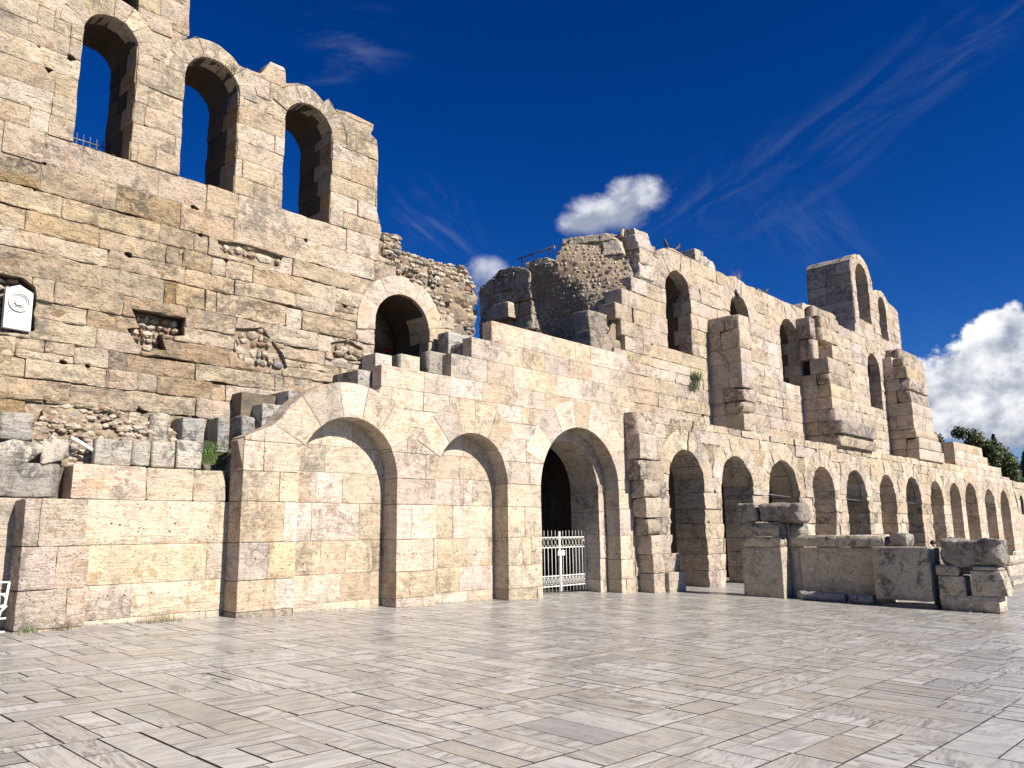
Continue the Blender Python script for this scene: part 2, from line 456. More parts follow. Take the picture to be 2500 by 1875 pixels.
def slab(frame, poly, depth, cuts=(), regions=(), grid=.3, front=0.0, amp=0.0, bev=.006, nsc=2.2, seed=0.0, back=False, flip=False, inset=.014, lean=None, sidestep=0):
    V2, T = cdt(poly, cuts, regions, grid, shrink(poly, inset) if inset and len(poly) < 60 else ())
    if not T: return None
    ec = {}
    for f in T:
        for a, b in ((f[0], f[1]), (f[1], f[2]), (f[2], f[0])):
            if (b, a) in ec: ec[(b, a)] = 0
            else: ec[(a, b)] = 1
    E = [e for e, k in ec.items() if k == 1]
    bd = {i for e in E for i in e}
    W = []
    for i, p in enumerate(V2):
        w_ = front
        if amp:
            q = Vector((p.x*nsc+seed, p.y*nsc, seed*1.7))
            f_ = noise.fractal(Vector((p.x*1.5+seed, p.y*3.6, seed*1.7)), 1.0, 2.0, 4)
            if amp > .012: w_ += amp*(.55*f_+.95*math.floor(f_*2.6+.5)/2.6)+noise.noise(q*5.3)*amp*.30
            else: w_ += f_*amp
        if i in bd: w_ += bev*random.uniform(.6, 1.6)
        if lean: w_ += lean(p.x, p.y)
        W.append(w_)
    verts = [frame(p.x, p.y, W[i]) for i, p in enumerate(V2)]
    faces = [tuple(f) for f in T]; sm = [.004 < amp <= .012]*len(T)
    ns = 1+sidestep
    for a, b in E:
        k = len(verts)
        pa, pb = V2[a], V2[b]
        for s_ in range(ns+1):
            fr = s_/ns
            for p, w0 in ((pa, W[a]), (pb, W[b])):
                ww = w0+(depth-w0)*fr
                ox = oy = 0
                if sidestep and 0 < s_:
                    nv = noise.noise_vector(Vector((p.x*2.3, p.y*2.3, ww*2.3+seed)))*amp*1.2; ox, oy = nv.x, nv.y
                verts.append(frame(p.x+ox, p.y+oy, ww))
        for s_ in range(ns):
            q = k+2*s_
            faces.append((q+1, q, q+2, q+3)); sm.append(False)
    if back:
        k = len(verts)
        verts += [frame(p.x, p.y, depth) for p in V2]
        faces += [(f[2]+k, f[1]+k, f[0]+k) for f in T]; sm += [False]*len(T)
    if flip: faces = [f[::-1] for f in faces]
    return verts, faces, sm
def orient(verts, faces):
    # outward check on first face is done by caller via flip
    return faces

def arch(cx, r, spring, z0, n=20, amp=0.0, seed=0.0, jit=None):
    L = [(cx-r, z0), ] + [(cx+r, z0)]
    pts = [(cx+r, z0)]+[(cx+r*math.cos(math.pi*k/n), spring+r*math.sin(math.pi*k/n)) for k in range(n+1)]+[(cx-r, z0)]
    if amp: pts = wob(pts, amp, .14, seed)
    return pts
def sector(cx, cz, r0, r1, a0, a1, n=5):
    o = [(cx+r1*math.cos(R(a0+(a1-a0)*k/n)), cz+r1*math.sin(R(a0+(a1-a0)*k/n))) for k in range(n+1)]
    i = [(cx+r0*math.cos(R(a1-(a1-a0)*k/n)), cz+r0*math.sin(R(a1-(a1-a0)*k/n))) for k in range(n+1)]
    return o+i
def courses(u0, u1, zs, lo, hi, rng, header=.18, thin=0.0):
    out = []
    for k in range(len(zs)-1):
        u = u0-rng.uniform(0, lo)
        while u < u1:
            L = rng.uniform(lo, hi)
            if rng.random() < header: L = rng.uniform(.22, .4)
            a, b = max(u0, u), min(u1, u+L)
            if b-a > .08:
                za, zb = zs[k], zs[k+1]
                if thin and rng.random() < thin:
                    zm = za+(zb-za)*rng.uniform(.35, .65); um = a+(b-a)*rng.uniform(.3, .7)
                    out.append([(a, za), (b, za), (b, zm), (a, zm)])
                    if b-a > .6: out.append([(a, zm), (um, zm), (um, zb), (a, zb)]); out.append([(um, zm), (b, zm), (b, zb), (um, zb)])
                    else: out.append([(a, zm), (b, zm), (b, zb), (a, zb)])
                else: out.append([(a, za), (b, za), (b, zb), (a, zb)])
            u += L
    return out

def tone(rng, pal, v=.10):
    c = rng.choice(pal); k = rng.uniform(1-v, 1+v)
    return (c[0]*k, c[1]*k*rng.uniform(.98, 1.02), c[2]*k*rng.uniform(.93, 1.06))
K_ = .92
def _p(L): return [tuple(x*K_ for x in c_) for c_ in L]
CREAM = _p([(.53, .445, .335), (.56, .48, .375), (.51, .425, .31), (.58, .50, .40), (.52, .425, .305), (.49, .415, .32)])
PALE = _p([(.53, .45, .36), (.56, .485, .40), (.50, .42, .335), (.55, .46, .365), (.485, .42, .35), (.51, .42, .315)])
OCHRE = _p([(.44, .305, .16), (.43, .33, .215), (.43, .345, .245), (.37, .285, .19), (.42, .285, .145), (.43, .36, .275), (.36, .30, .23), (.46, .385, .30), (.34, .255, .165)])
DARK_BROWN = [(.085, .062, .042), (.11, .08, .055), (.065, .048, .034), (.10, .078, .056)]  # dark brown tones for the deeper jamb stones of the high windows
GREYS = _p([(.36, .34, .305), (.40, .375, .335), (.33, .31, .28), (.42, .38, .33)])

def lay(parent, frame, blocks, cuts, regions, depth, m, pal, rng, lean=None, gap=.005, grid=.26, amp=.01, proud=.012, wobble=.004, cut=.0, bev=.006, name='stone_block', sidestep=0, flip=False, back=False, pick=None, extra=None):
    n = 0
    for i, p in enumerate(blocks):
        bb = bbox(p)
        q = shrink(p, gap)
        sd = rng.uniform(0, 60)
        q = wob(q, wobble, .16, sd, cut) if wobble else q
        am, fr, co, mm = amp*rng.uniform(.5, 1.6), rng.uniform(-proud, proud), tone(rng, pal), m
        if pick:
            r_ = pick(bb, rng)
            if r_ is None: continue
            am = r_.get('amp', am); fr = r_.get('front', fr); co = r_.get('color', co); mm = r_.get('mat', mm)
        s = slab(frame, q, depth, cuts, regions, grid, fr, am, bev, seed=sd, sidestep=sidestep, flip=flip, back=back, lean=lean)
        if not s: continue
        # drop slivers
        zz = [v[2] for v in s[0]]; 
        if max(zz)-min(zz) < .03: continue
        link(name, s[0], s[1], mm, parent, co, s[2]); n += 1
    return n
def core(parent, frame, poly, cuts, regions, f0, f1, m, color=(.34, .28, .20), name='mortar', flip=False):
    s = slab(frame, poly, f1, cuts, regions, 0, f0, 0, 0, inset=0, back=True, flip=flip)
    if s: return link(name, s[0], s[1], m, parent, color)

def grow(poly, g): 
    return shrink(poly, -g)

# ------------------------------------------------------------ rough free-standing stones
def rough_box(name, x0, x1, y0, y1, z0, z1, m, parent=None, color=(.45, .39, .3), amp=.02, step=.16, rnd_=.035, seed=None, taper=None, chip=0.0, nsc=1.8):
    seed = random.uniform(0, 99) if seed is None else seed
    bm = bmesh.new()
    cx, cy, cz = (x0+x1)/2, (y0+y1)/2, (z0+z1)/2; sx, sy, sz = (x1-x0)/2, (y1-y0)/2, (z1-z0)/2
    nx, ny, nz = [max(2, min(14, int(round(2*s/step)))) for s in (sx, sy, sz)]
    idx = {}
    prg = random.Random(int(seed*1000)); planes = []
    if chip:
        for _ in range(2+int(chip*8)):
            sg = [prg.choice((-1, 1)) for _ in range(3)]; ax = prg.random()
            w3 = [prg.uniform(.4, 1), prg.uniform(.4, 1), prg.uniform(.3, 1)]
            if ax < .6: w3[prg.randrange(3)] = prg.uniform(0, .12)
            pn = Vector((sg[0]*w3[0], sg[1]*w3[1], sg[2]*w3[2])).normalized()
            cor = abs(pn.x)*sx+abs(pn.y)*sy+abs(pn.z)*sz
            planes.append((pn, cor-prg.uniform(.03, .06+chip*.32)))
    def V(i, j, k):
        if (i, j, k) not in idx:
            # edge loops crowd to the arrises so that they stay crisp
            def co(i, n, s):
                if i == 0: return -s
                if i == n: return s
                e = min(rnd_*1.2, s*.3)
                return -s+e+(2*s-2*e)*(i-1)/(n-2) if n > 2 else 0
            p = Vector((co(i, nx, sx), co(j, ny, sy), co(k, nz, sz)))
            q = Vector((max(-(sx-rnd_), min(sx-rnd_, p.x)), max(-(sy-rnd_), min(sy-rnd_, p.y)), max(-(sz-rnd_), min(sz-rnd_, p.z))))
            d = p-q
            if d.length > 1e-6 and rnd_ < min(sx, sy, sz): p = q+d.normalized()*min(rnd_, d.length)
            s0 = Vector((seed, -seed, seed*.7))
            nn = noise.noise_vector(p*nsc+s0)*amp + noise.noise_vector(p*nsc*3.4+s0)*amp*.45
            p = p+nn
            for (pn, pd) in planes:
                e_ = p.dot(pn)-pd
                if e_ > 0: p = p-pn*e_*(.92+.3*noise.noise(p*6+s0))+noise.noise_vector(p*5+s0)*.02
            if taper: p = taper(p, sx, sy, sz)
            idx[(i, j, k)] = bm.verts.new(p+Vector((cx, cy, cz)))
        return idx[(i, j, k)]
    def face(a, b, c_, d): bm.faces.new((a, b, c_, d))
    for i in range(nx):
        for j in range(ny):
            face(V(i, j, 0), V(i, j+1, 0), V(i+1, j+1, 0), V(i+1, j, 0)); face(V(i, j, nz), V(i+1, j, nz), V(i+1, j+1, nz), V(i, j+1, nz))
    for i in range(nx):
        for k in range(nz):
            face(V(i, 0, k), V(i+1, 0, k), V(i+1, 0, k+1), V(i, 0, k+1)); face(V(i, ny, k), V(i, ny, k+1), V(i+1, ny, k+1), V(i+1, ny, k))
    for j in range(ny):
        for k in range(nz):
            face(V(0, j, k), V(0, j, k+1), V(0, j+1, k+1), V(0, j+1, k)); face(V(nx, j, k), V(nx, j+1, k), V(nx, j+1, k+1), V(nx, j, k+1))
    L = parent_world(parent) if parent is not None else Vector((cx, cy, z0))
    for v in bm.verts: v.co -= L
    for e in bm.edges:
        if len(e.link_faces) == 2: e.smooth = e.calc_face_angle(0) < R(38)
    for f in bm.faces: f.smooth = True
    me = bpy.data.meshes.new(name); bm.to_mesh(me); bm.free()
    me.materials.append(m)
    o = bpy.data.objects.new(name, me); col.objects.link(o)
    if parent is not None: o.parent = parent
    else: o.location = L
    o.color = (*color, 1)
    return o

ICO = None
def ico():
    global ICO
    if ICO is None:
        bm = bmesh.new(); bmesh.ops.create_icosphere(bm, subdivisions=1, radius=1)
        bm.verts.ensure_lookup_table()
        ICO = ([v.co.copy() for v in bm.verts], [tuple(v.index for v in f.verts) for f in bm.faces]); bm.free()
    return ICO
def stone(buf, p, s, rng, flat=(1, 1, 1)):
    V, F = ico(); sd = rng.uniform(0, 50)
    rot = Matrix.Rotation(rng.uniform(0, 6.28), 3, 'X') @ Matrix.Rotation(rng.uniform(0, 6.28), 3, 'Z')
    out = []
    for v in V:
        q = rot @ Vector((v.x*(1+.55*noise.noise(v*1.1+Vector((sd, 0, 0)))), v.y*(.85+.5*noise.noise(v*1.3+Vector((0, sd, 0)))), v.z*(.8+.5*noise.noise(v*1.2+Vector((0, 0, sd))))))
        out.append((p[0]+q.x*s*flat[0], p[1]+q.y*s*flat[1], p[2]+q.z*s*flat[2]))
    buf.add(out, F, rng.random(), False)
def inpoly(x, y, poly):
    c_ = False; n = len(poly); j = n-1
    for i in range(n):
        if ((poly[i][1] > y) != (poly[j][1] > y)) and (x < (poly[j][0]-poly[i][0])*(y-poly[i][1])/(poly[j][1]-poly[i][1]+1e-12)+poly[i][0]): c_ = not c_
        j = i
    return c_
def rubble(parent, frame, poly, holes, size, rng, wf, dens=1.0, flatw=.5, name='rubble_stones'):
    b = Buf(); bb = bbox(poly); s = size
    v = bb[2]
    while v < bb[3]:
        u = bb[0]+rng.uniform(0, s)
        sv = s*rng.uniform(.7, 1.1)
        while u < bb[1]:
            w_ = rng.choice((.45, .6, .8, 1.0, 1.3, 1.9))*rng.uniform(.85, 1.2)*s
            x, z = u+w_/2, v+rng.uniform(-.15, .15)*s
            u += w_*1.06
            if rng.random() > dens: continue
            if not inpoly(x, z, poly) or any(inpoly(x, z, h) for h in holes): continue
            p = frame(x, z, wf(x, z)+rng.uniform(0, .25)*s)
            fl = frame(w_*.60, sv*.58, 0); fr = frame(0, 0, 0)
            a = abs(fl[0]-fr[0]) or flatw; b2 = abs(fl[1]-fr[1]) or flatw; c2 = abs(fl[2]-fr[2]) or flatw
            stone(b, p, 1.0, rng, (a, b2, c2))
        v += sv
    return b.build(name, M['rubble'], parent, kind='stuff', rnd=True)
#PART2
# ------------------------------------------------------------ ground
EXT = 2500
def terrain():
    # one big sheet to the horizon under the paving, lower than it
    vs = []; fs = []
    xs = [-EXT, -200, -40, 0, 40, 80, 200, EXT]; ys = xs
    for x in xs:
        for y in ys:
            vs.append((x, y, gz(max(-40, min(80, x)), max(-40, min(40, y)))-.35))
    n = len(ys)
    for i in range(len(xs)-1):
        for j in range(n-1): fs.append((i*n+j, (i+1)*n+j, (i+1)*n+j+1, i*n+j+1))
    o = link('ground', vs, fs, M['dirt']); tag(o, kind='structure')
terrain()
pav = empty('paving', (0, 0, 0), kind='structure')
bed = link('mortar_bed', [(x, y, gz(x, y)-.0065) for x, y in ((-12, -12), (78, -12), (78, 17.4), (-12, 17.4))], [(0, 1, 2, 3)], M['grout'], pav)
def split(x0, x1, y0, y1, rng, out, far):
    if x0 < 20.4 and y0 > 15.1: return
    w_, h_ = x1-x0, y1-y0
    big = max(w_, h_); lim = rng.choice((.5, .8, 1.0, 1.2, 1.5)) * (1.0 if not far else 1.25)
    if big < lim and min(w_, h_) < .50 or (big < 1.9 and min(w_, h_) < .22) or min(w_, h_) < .15: out.append((x0, x1, y0, y1)); return
    t_ = rng.uniform(.3, .7)
    asp = max(w_, h_)/min(w_, h_)
    if (w_ > h_) == (rng.random() < (.95 if asp > 3.2 else .55)): split(x0, x0+w_*t_, y0, y1, rng, out, far); split(x0+w_*t_, x1, y0, y1, rng, out, far)
    else: split(x0, x1, y0, y0+h_*t_, rng, out, far); split(x0, x1, y0+h_*t_, y1, rng, out, far)
rng = random.Random(5)
slabs = []
x = -6.0
while x < 66:
    wd = rng.uniform(2.2, 4.2); y = -6.0-rng.uniform(0, 3)
    while y < 17:
        hd = rng.uniform(1.8, 4.0)
        o_ = []; split(x, x+wd, y, min(17.2, y+hd), rng, o_, x > 30); slabs += o_
        y += hd
    x += wd
def in_view(cx, cy):
    v = Vector((cx, cy, gz(cx, cy)))-CAM
    d = v.dot(_f)
    if d < .5: return -1
    px, py = 1250+FPX*v.dot(_r)/d, 937.5-FPX*v.dot(_u)/d
    return d if (-500 < px < 2950 and py < 2250) else -1
near = []; rest = Buf()
for s_ in slabs:
    d = in_view((s_[0]+s_[1])/2, (s_[2]+s_[3])/2)
    if d < 0 and s_[0] < 28: d = 500+rng.random()
    near.append(((s_[1]-s_[0])*(s_[3]-s_[2])/max(d, 2)**3 if d > 0 else 0, s_))
near.sort(key=lambda q: -q[0])
for i, (_, (x0, x1, y0, y1)) in enumerate(near):
    g = rng.choice((.003, .005, .006, .008, .010, .013)); g2 = rng.choice((.0035, .005, .007, .010))
    x0 += g; x1 -= g; y0 += g2; y1 -= g2
    jx, jy, jz = rng.uniform(-.002, .002), rng.uniform(-.002, .002), rng.uniform(-.0012, .0012)
    cx, cy = (x0+x1)/2, (y0+y1)/2
    e = .003; top = []; bot = []
    for (a, b) in ((x0, y0), (x1, y0), (x1, y1), (x0, y1)):
        a += rng.uniform(-.003, .003); b += rng.uniform(-.003, .003)
        z = gz(a, b)+jx*(a-cx)+jy*(b-cy)+jz
        top.append((a, b, z)); bot.append((a, b, z-.03))
    vs = top+bot; fs = [(0, 1, 2, 3), (0, 4, 5, 1), (1, 5, 6, 2), (2, 6, 7, 3), (3, 7, 4, 0)]
    if i < 300: link('paving_slab', vs, fs, [M['marble'], M['grout']], pav, rnd=rng.random(), fmat=[0, 1, 1, 1, 1])
    else: rest.add(vs, fs, rng.random())
link('distant_paving_slabs', rest.v, rest.f, [M['marble'], M['grout']], pav, rnd=rest.r, kind='stuff', fmat=[0, 1, 1, 1, 1]*(len(rest.f)//5))

# ------------------------------------------------------------ the high wall with three arched windows
rng = random.Random(11)
HW = 15.3
hw = empty('high_wall', (7, HW, 2.5), 'tall left-hand ruined wall of cream and ochre stone with three open arched windows against the sky', 'wall')
P = lambda x, y: PY(x, y, HW)
hw_zs = [2.6, 3.1, 3.5, 3.9, 4.29, 4.64, 4.99, 5.38, 5.69, 6.09, 6.56, 6.9, 7.29, 7.69, 8.22, 8.80, 9.2, 9.62, 10.05, 10.45, 10.85, 11.25, 11.7, 12.1, 12.6, 13.1, 13.6, 14.1, 14.6]
top = [(467, -60), (462, 86), (451, 97), (477, 89), (511, 99), (533, 107), (571, 140), (584, 159), (614, 172), (636, 180), (661, 151), (696, 165), (697, 204), (726, 204), (752, 210), (769, 223), (790, 249), (803, 241), (818, 266), (855, 275), (913, 303), (910, 318), (904, 326), (921, 344), (923, 369), (921, 515), (931, 560), (926, 590), (926, 621), (934, 628), (968, 642), (968, 673)]
sil = [(1.2, 2.6), (1.2, 14.6), (6.5, 14.6)] + [P(*q) for q in top] + [(14.1, 7.2), (14.1, 2.6)]
sil = sil[::-1]
silw = wob(sil, .018, .2, 3)
W = [(5.03, .515, 11.12, 8.80), (7.11, .61, 11.06, 8.80), (9.49, .645, 10.94, 8.78)]
holes = [arch(cx, r, sp, z0, 16, .02, cx) for cx, r, sp, z0 in W]
door = arch(12.37, .87, 6.66, 5.0, 16, .012, 2)
upw = [P(*q) for q in ((290, -80), (292, 12), (304, 20), (338, 38), (341, -80))]
cavity = wob([P(*q) for q in ((324, 752), (452, 775), (450, 822), (400, 815), (404, 858), (345, 856), (318, 815), (312, 800), (340, 800))], .04, .15, 5)
nichec = wob([P(*q) for q in ((-60, 655), (60, 676), (88, 700), (84, 808), (60, 812), (-60, 812))], .03, .15, 9)
patches = [wob([P(*q) for q in z], .06, .2, k) for k, z in enumerate((((571, 800), (640, 800), (690, 860), (704, 900), (640, 905), (580, 870)), ((808, 835), (850, 830), (888, 850), (885, 884), (812, 880)), ((532, 590), (575, 588), (690, 625), (680, 650), (600, 640), (540, 615))))]
cuts = holes+[door, upw, cavity, nichec]+patches
def fissures(u0, u1, zs, n, rg, blobs, tmax=.05):
    o = []
    for k in range(n):
        z = rg.choice(zs); u = rg.uniform(u0, u1); L = rg.uniform(.3, 1.5); t_ = rg.uniform(.015, tmax)
        m = max(3, int(L/.12)); up_ = []; dn_ = []
        for i in range(m+1):
            f = i/m; h = t_*math.sin(math.pi*min(.97, max(.03, f)))*rg.uniform(.5, 1.3)
            up_.append((u+L*f, z+h)); dn_.append((u+L*f, z-h*rg.uniform(.1, .5)-.003))
        o.append(dn_+up_[::-1])
    for k in range(blobs):
        z = rg.choice(zs)+rg.uniform(-.03, .03); u = rg.uniform(u0, u1); r_ = rg.uniform(.025, .085)
        o.append([(u+r_*1.5*math.cos(a*.785)*rg.uniform(.4, 1.2), z+r_*math.sin(a*.785)*rg.uniform(.4, 1.2)) for a in range(8)])
    return o
def clear_of(L, other): return [q for q in L if not any(bb_hit(bbox(q), bbox(c_)) for c_ in other)]
fis = clear_of(fissures(1.3, 11.0, [z for z in hw_zs if z < 8.3], 34, random.Random(91), 26), [door, cavity, nichec]+patches)+clear_of(fissures(1.3, 11.2, [z for z in hw_zs if z >= 8.3], 8, random.Random(92), 9, .02), holes+[door])
cuts = cuts+fis
rings = []
for cx, r, sp, z0 in W:
    js = [180, 158, 136, 112, 90, 68, 45, 22, 0]
    for a, b in zip(js[1:], js[:-1]): rings.append(sector(cx, sp, r, r+rng.uniform(.40, .47), a+.0, b, 3))
js = [188, 150, 122, 98, 66, 38, 12, -8]
dr = [sector(12.37, 6.60, .87, 1.40, a, b, 4) for a, b in zip(js[1:], js[:-1])]
ringall = [sector(cx, sp, r*.5, r+.42, 0, 180, 12) for cx, r, sp, z0 in W]+[sector(12.37, 6.6, .5, 1.39, -8, 188, 14)]
def mixc(a, b_, k): return tuple(x*(1-k)+y*k for x, y in zip(a, b_))
def pk(bb, rg):
    z = (bb[2]+bb[3])/2; x_ = (bb[0]+bb[1])/2
    cr, oc = tone(rg, CREAM, .05), tone(rg, OCHRE, .07)
    if z > 8.7: return dict(color=mixc(cr, oc, rg.choice((0, 0, .1, .3))), amp=rg.uniform(.008, .022), front=rg.uniform(-.015, .012))
    pn = noise.noise(Vector((x_*.33, z*.62, 4.4)))*1.1+.62*min(1, max(0, (8.4-z)/2.2))-.25*max(0, x_-10)
    k = max(0.0, min(1.0, pn+rg.uniform(-.22, .3)))
    return dict(color=mixc(cr, oc, k), amp=.014+.03*min(1, max(0, (8.3-z)/1.6))*rg.uniform(.5, 1.3), front=rg.uniform(-.03, .025), mat=M['rock'] if rg.random() < .25*k else M['old'])
bl = courses(1.2, 14.1, hw_zs, .55, 1.8, rng, .2, .07)
lay(hw, frameY(HW), [q for q in bl if q[0][1] > 7.5], cuts+ringall, [silw], .4, M['old'], CREAM, rng, gap=.004, grid=.10, wobble=.011, cut=.012, pick=pk, bev=.010)
lay(hw, frameY(HW), [q for q in bl if q[0][1] <= 7.5], cuts+ringall, [silw], .4, M['old'], CREAM, rng, gap=.005, grid=.078, wobble=.020, cut=.02, pick=pk, bev=.012)
core(hw, frameY(HW), shrink(sil, .03), [grow(q, .04) for q in holes+[door]]+[upw, cavity, nichec]+patches+fis, [[(1, 7.2), (14, 7.2), (14, 15), (1, 15)]], .032, .10, M['mortar'], (.36, .29, .22))
core(hw, frameY(HW), shrink(sil, .03), [grow(q, .04) for q in [door]]+[cavity, nichec]+patches+fis, [[(1, 2.6), (14.1, 2.6), (14.1, 7.2), (1, 7.2)]], .055, .10, M['mortar'], (.25, .19, .13))
jam = frameY(HW)
lay(hw, frameY(HW), rings, holes, [silw], .45, M['old'], CREAM, rng, gap=.004, grid=.14, amp=.018, wobble=.008, name='arch_stone', sidestep=3)
lay(hw, frameY(HW), dr, [door], [], .8, M['clean'], PALE, rng, gap=.004, grid=.16, amp=.008, wobble=.004, name='arch_stone', sidestep=1)
# body of the wall behind the facing, carrying the reveals
hg = [arch(cx, r+.01, sp, z0-.02, 16, .02, cx) for cx, r, sp, z0 in W]
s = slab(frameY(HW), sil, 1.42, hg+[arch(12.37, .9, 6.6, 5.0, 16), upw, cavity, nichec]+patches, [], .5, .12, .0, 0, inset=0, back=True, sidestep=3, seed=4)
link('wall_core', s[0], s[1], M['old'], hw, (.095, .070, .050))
for cv in [cavity, nichec]:
    rubble(hw, frameY(HW), cv, [], .15, rng, lambda x, z: .26+.12*noise.noise(Vector((x*2, z*2, 0))), flatw=.09)
    core(hw, frameY(HW), grow(cv, .03), [], [], .34, .5, M['core'], name='rubble_core')
for cv in patches:
    rubble(hw, frameY(HW), cv, [], .19, rng, lambda x, z: .05+.05*noise.noise(Vector((x*2, z*2, 0))), flatw=.09)
    core(hw, frameY(HW), grow(cv, .03), [], [], .09, .5, M['core'], name='rubble_core')
# reveal stones inside the windows: courses seen on the right-hand jambs
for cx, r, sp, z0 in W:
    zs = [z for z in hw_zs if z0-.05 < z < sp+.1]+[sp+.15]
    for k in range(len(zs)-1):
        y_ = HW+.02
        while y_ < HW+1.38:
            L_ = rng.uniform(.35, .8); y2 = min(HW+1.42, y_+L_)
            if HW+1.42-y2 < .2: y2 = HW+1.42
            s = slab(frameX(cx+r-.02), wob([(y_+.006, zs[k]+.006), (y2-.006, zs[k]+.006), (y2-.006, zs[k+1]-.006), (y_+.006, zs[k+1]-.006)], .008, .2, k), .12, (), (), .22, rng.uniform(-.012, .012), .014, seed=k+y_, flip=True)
            if s: link('jamb_stone', s[0], s[1], M['old'], hw, tone(rng, DARK_BROWN if y_ > HW+.4 else OCHRE), s[2])
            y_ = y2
# rubble part on the right of the high wall
rw = empty('rubble_wall', (13.2, HW, 5), 'rubble stump of small stones in brown mortar right of the arched doorway, lower than the high wall', 'wall')
rp = [P(*q) for q in ((968, 673), (968, 642), (934, 628), (926, 621), (926, 590), (931, 560), (938, 562), (977, 580), (985, 609), (1026, 626), (1087, 642), (1139, 654), (1151, 683), (1159, 701), (1167, 716), (1166, 822), (1160, 900), (1049, 900))]
rp = wob(rp, .03, .15, 8)
dcut = [sector(12.37, 6.6, .2, 1.38, -60, 188, 14)]
wfn = lambda x, z: .05+.10*noise.fractal(Vector((x*.9, z*.9, 3)), 1, 2, 4)
s = slab(frameY(HW), rp, 1.3, dcut, (), .14, .05, .10, .02, nsc=.9, seed=0, back=True, inset=0, sidestep=2)
link('rubble_core', s[0], s[1], M['core'], rw, smooth=s[2])
rubble(rw, frameY(HW), [p for p in rp], dcut, .15, rng, lambda x, z: .03+.10*noise.fractal(Vector((x*.9, z*.9, 5.1)), 1, 2, 4), dens=.7, flatw=.08)
topst = [P(*q) for q in ((931, 560), (977, 580), (985, 609), (1026, 626), (1139, 654), (1167, 716), (1145, 690), (1020, 665), (940, 640))]
rubble(rw, frameY(HW), topst, [], .13, rng, lambda x, z: .02, dens=.95, flatw=.09)
for k in range(5):
    (hx, hz) = [P(1057, 700), P(1093, 742), P(1136, 802), P(1163, 762), P(1050, 690)][k]
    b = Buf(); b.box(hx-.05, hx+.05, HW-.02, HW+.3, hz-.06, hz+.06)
    b.build('putlog_hole', M['hole_dark'], rw)  # solid dark box painted as the shade in the hole
# the passage behind the doorway, with an unseen roof added to keep it dark
pas = empty('inner_arch_wall', (13, 17.4, 4), 'shaded inner wall with a second arch, seen through the doorway arch of the high wall', 'wall')
iw = arch(12.75, .72, 6.1, 4.0, 14, .02, 7)
lay(pas, frameY(17.3), courses(10.5, 16.5, [4.0, 4.8, 5.4, 6.0, 6.55, 7.1, 7.7, 8.4], .5, 1.3, rng), [iw, sector(12.75, 6.1, .3, 1.12, 0, 180, 10)], [], .5, M['old'], OCHRE, rng, amp=.02)
lay(pas, frameY(17.3), [sector(12.75, 6.1, .72, 1.12, a, a+30, 3) for a in range(0, 180, 30)], [iw], [], .5, M['old'], OCHRE, rng, amp=.02, name='arch_stone')
core(pas, frameY(17.3), [(10.5, 4), (16.5, 4), (16.5, 8.4), (10.5, 8.4)], [grow(iw, .02)], [], .04, .5, M['mortar'])
b = Buf(); b.box(10.6, 16, 16.72, 21, 8.0, 8.3); b.box(14.6, 15.0, 16.7, 21, 4, 8.3); b.box(10.0, 10.5, 16.72, 21, 4, 8.3); b.build('added_roof', M['core'], pas)

# ------------------------------------------------------------ restored arched wall in front
rng = random.Random(23)
AW = 13.95
aw = empty('arched_wall', (13.8, AW, 0), 'restored cream stone wall with two blind arches and a gateway arch, stepped along its top', 'wall')
Q = lambda x, y: PY(x, y, AW)
zsF = [-.5, .21, .77, 1.46, 2.22, 2.79, 3.36, 3.95, 4.35, 4.80, 5.28, 5.86, 6.38, 6.93]
A1, A2, AG = (9.935, 1.24, 2.78), (13.50, 1.20, 2.77), (17.70, 1.74, 2.72)
front = [(7.5, -.5), (20.12, -.5), (20.1, 5.2), (20.05, 6.93), (14.15, 6.95), (14.15, 6.39), (13.44, 6.38), (13.44, 5.86), (12.76, 5.86), (12.76, 5.28), (10.68, 5.28), (10.68, 4.76)]
ext = [(9.935+1.985*math.cos(R(a)), 2.78+1.985*math.sin(R(a))) for a in range(70, 152, 6)]+[(8.10, 3.70), (7.35, 3.36)]
front = front+ext+[(7.5, 2.79)]
opn = [arch(*A1, -1, 26), arch(*A2, -1, 26), arch(*AG, -1, 30)]
spans = [(A1, 1.97, [153, 128, 100, 78, 55, 31]), (A2, 1.98, [153, 131, 108, 88, 66, 45, 26]), (AG, 2.5, [158, 137, 118, 97, 79, 57, 34, 10])]
ringcut = [sector(a[0], a[2], a[1]*.5, ro, js[-1], js[0], 18) for a, ro, js in spans]
def dots(u0, u1, n, rg, rows=((1.02, .05), (1.12, .04))):
    o = []
    for k in range(n):
        u = rg.uniform(u0, u1); z, j = rg.choice(rows); z += rg.uniform(-j, j); r_ = rg.uniform(.014, .026)
        o.append([(u+r_*math.cos(a*math.pi/3)*rg.uniform(.8, 1.3), z+r_*math.sin(a*math.pi/3)) for a in range(6)])
    return o
dot1 = dots(7.6, 19.9, 40, rng, ((1.05, .06), (1.12, .04), (.6, .3), (1.9, .5)))
def pkA(bb, rg):
    z = bb[3]
    if z < 2.3 and rg.random() < .6: return dict(color=tone(rg, CREAM, .1), amp=rg.uniform(.004, .014), front=rg.uniform(-.006, .01), mat=M['old'] if (rg.random() < .35 and z < 2.3) else M['clean'])
    if z > 4.9: return dict(color=tone(rg, PALE, .10), amp=.003, front=rg.uniform(-.004, .004), mat=M['clean'])
    return dict(color=tone(rg, PALE, .08), amp=.004, front=rg.uniform(-.004, .004))
low = courses(7.5, 20.2, zsF[:10], .75, 1.7, rng, .12)
hi_ = courses(10.6, 20.2, zsF[9:], .7, 1.45, rng, .05)
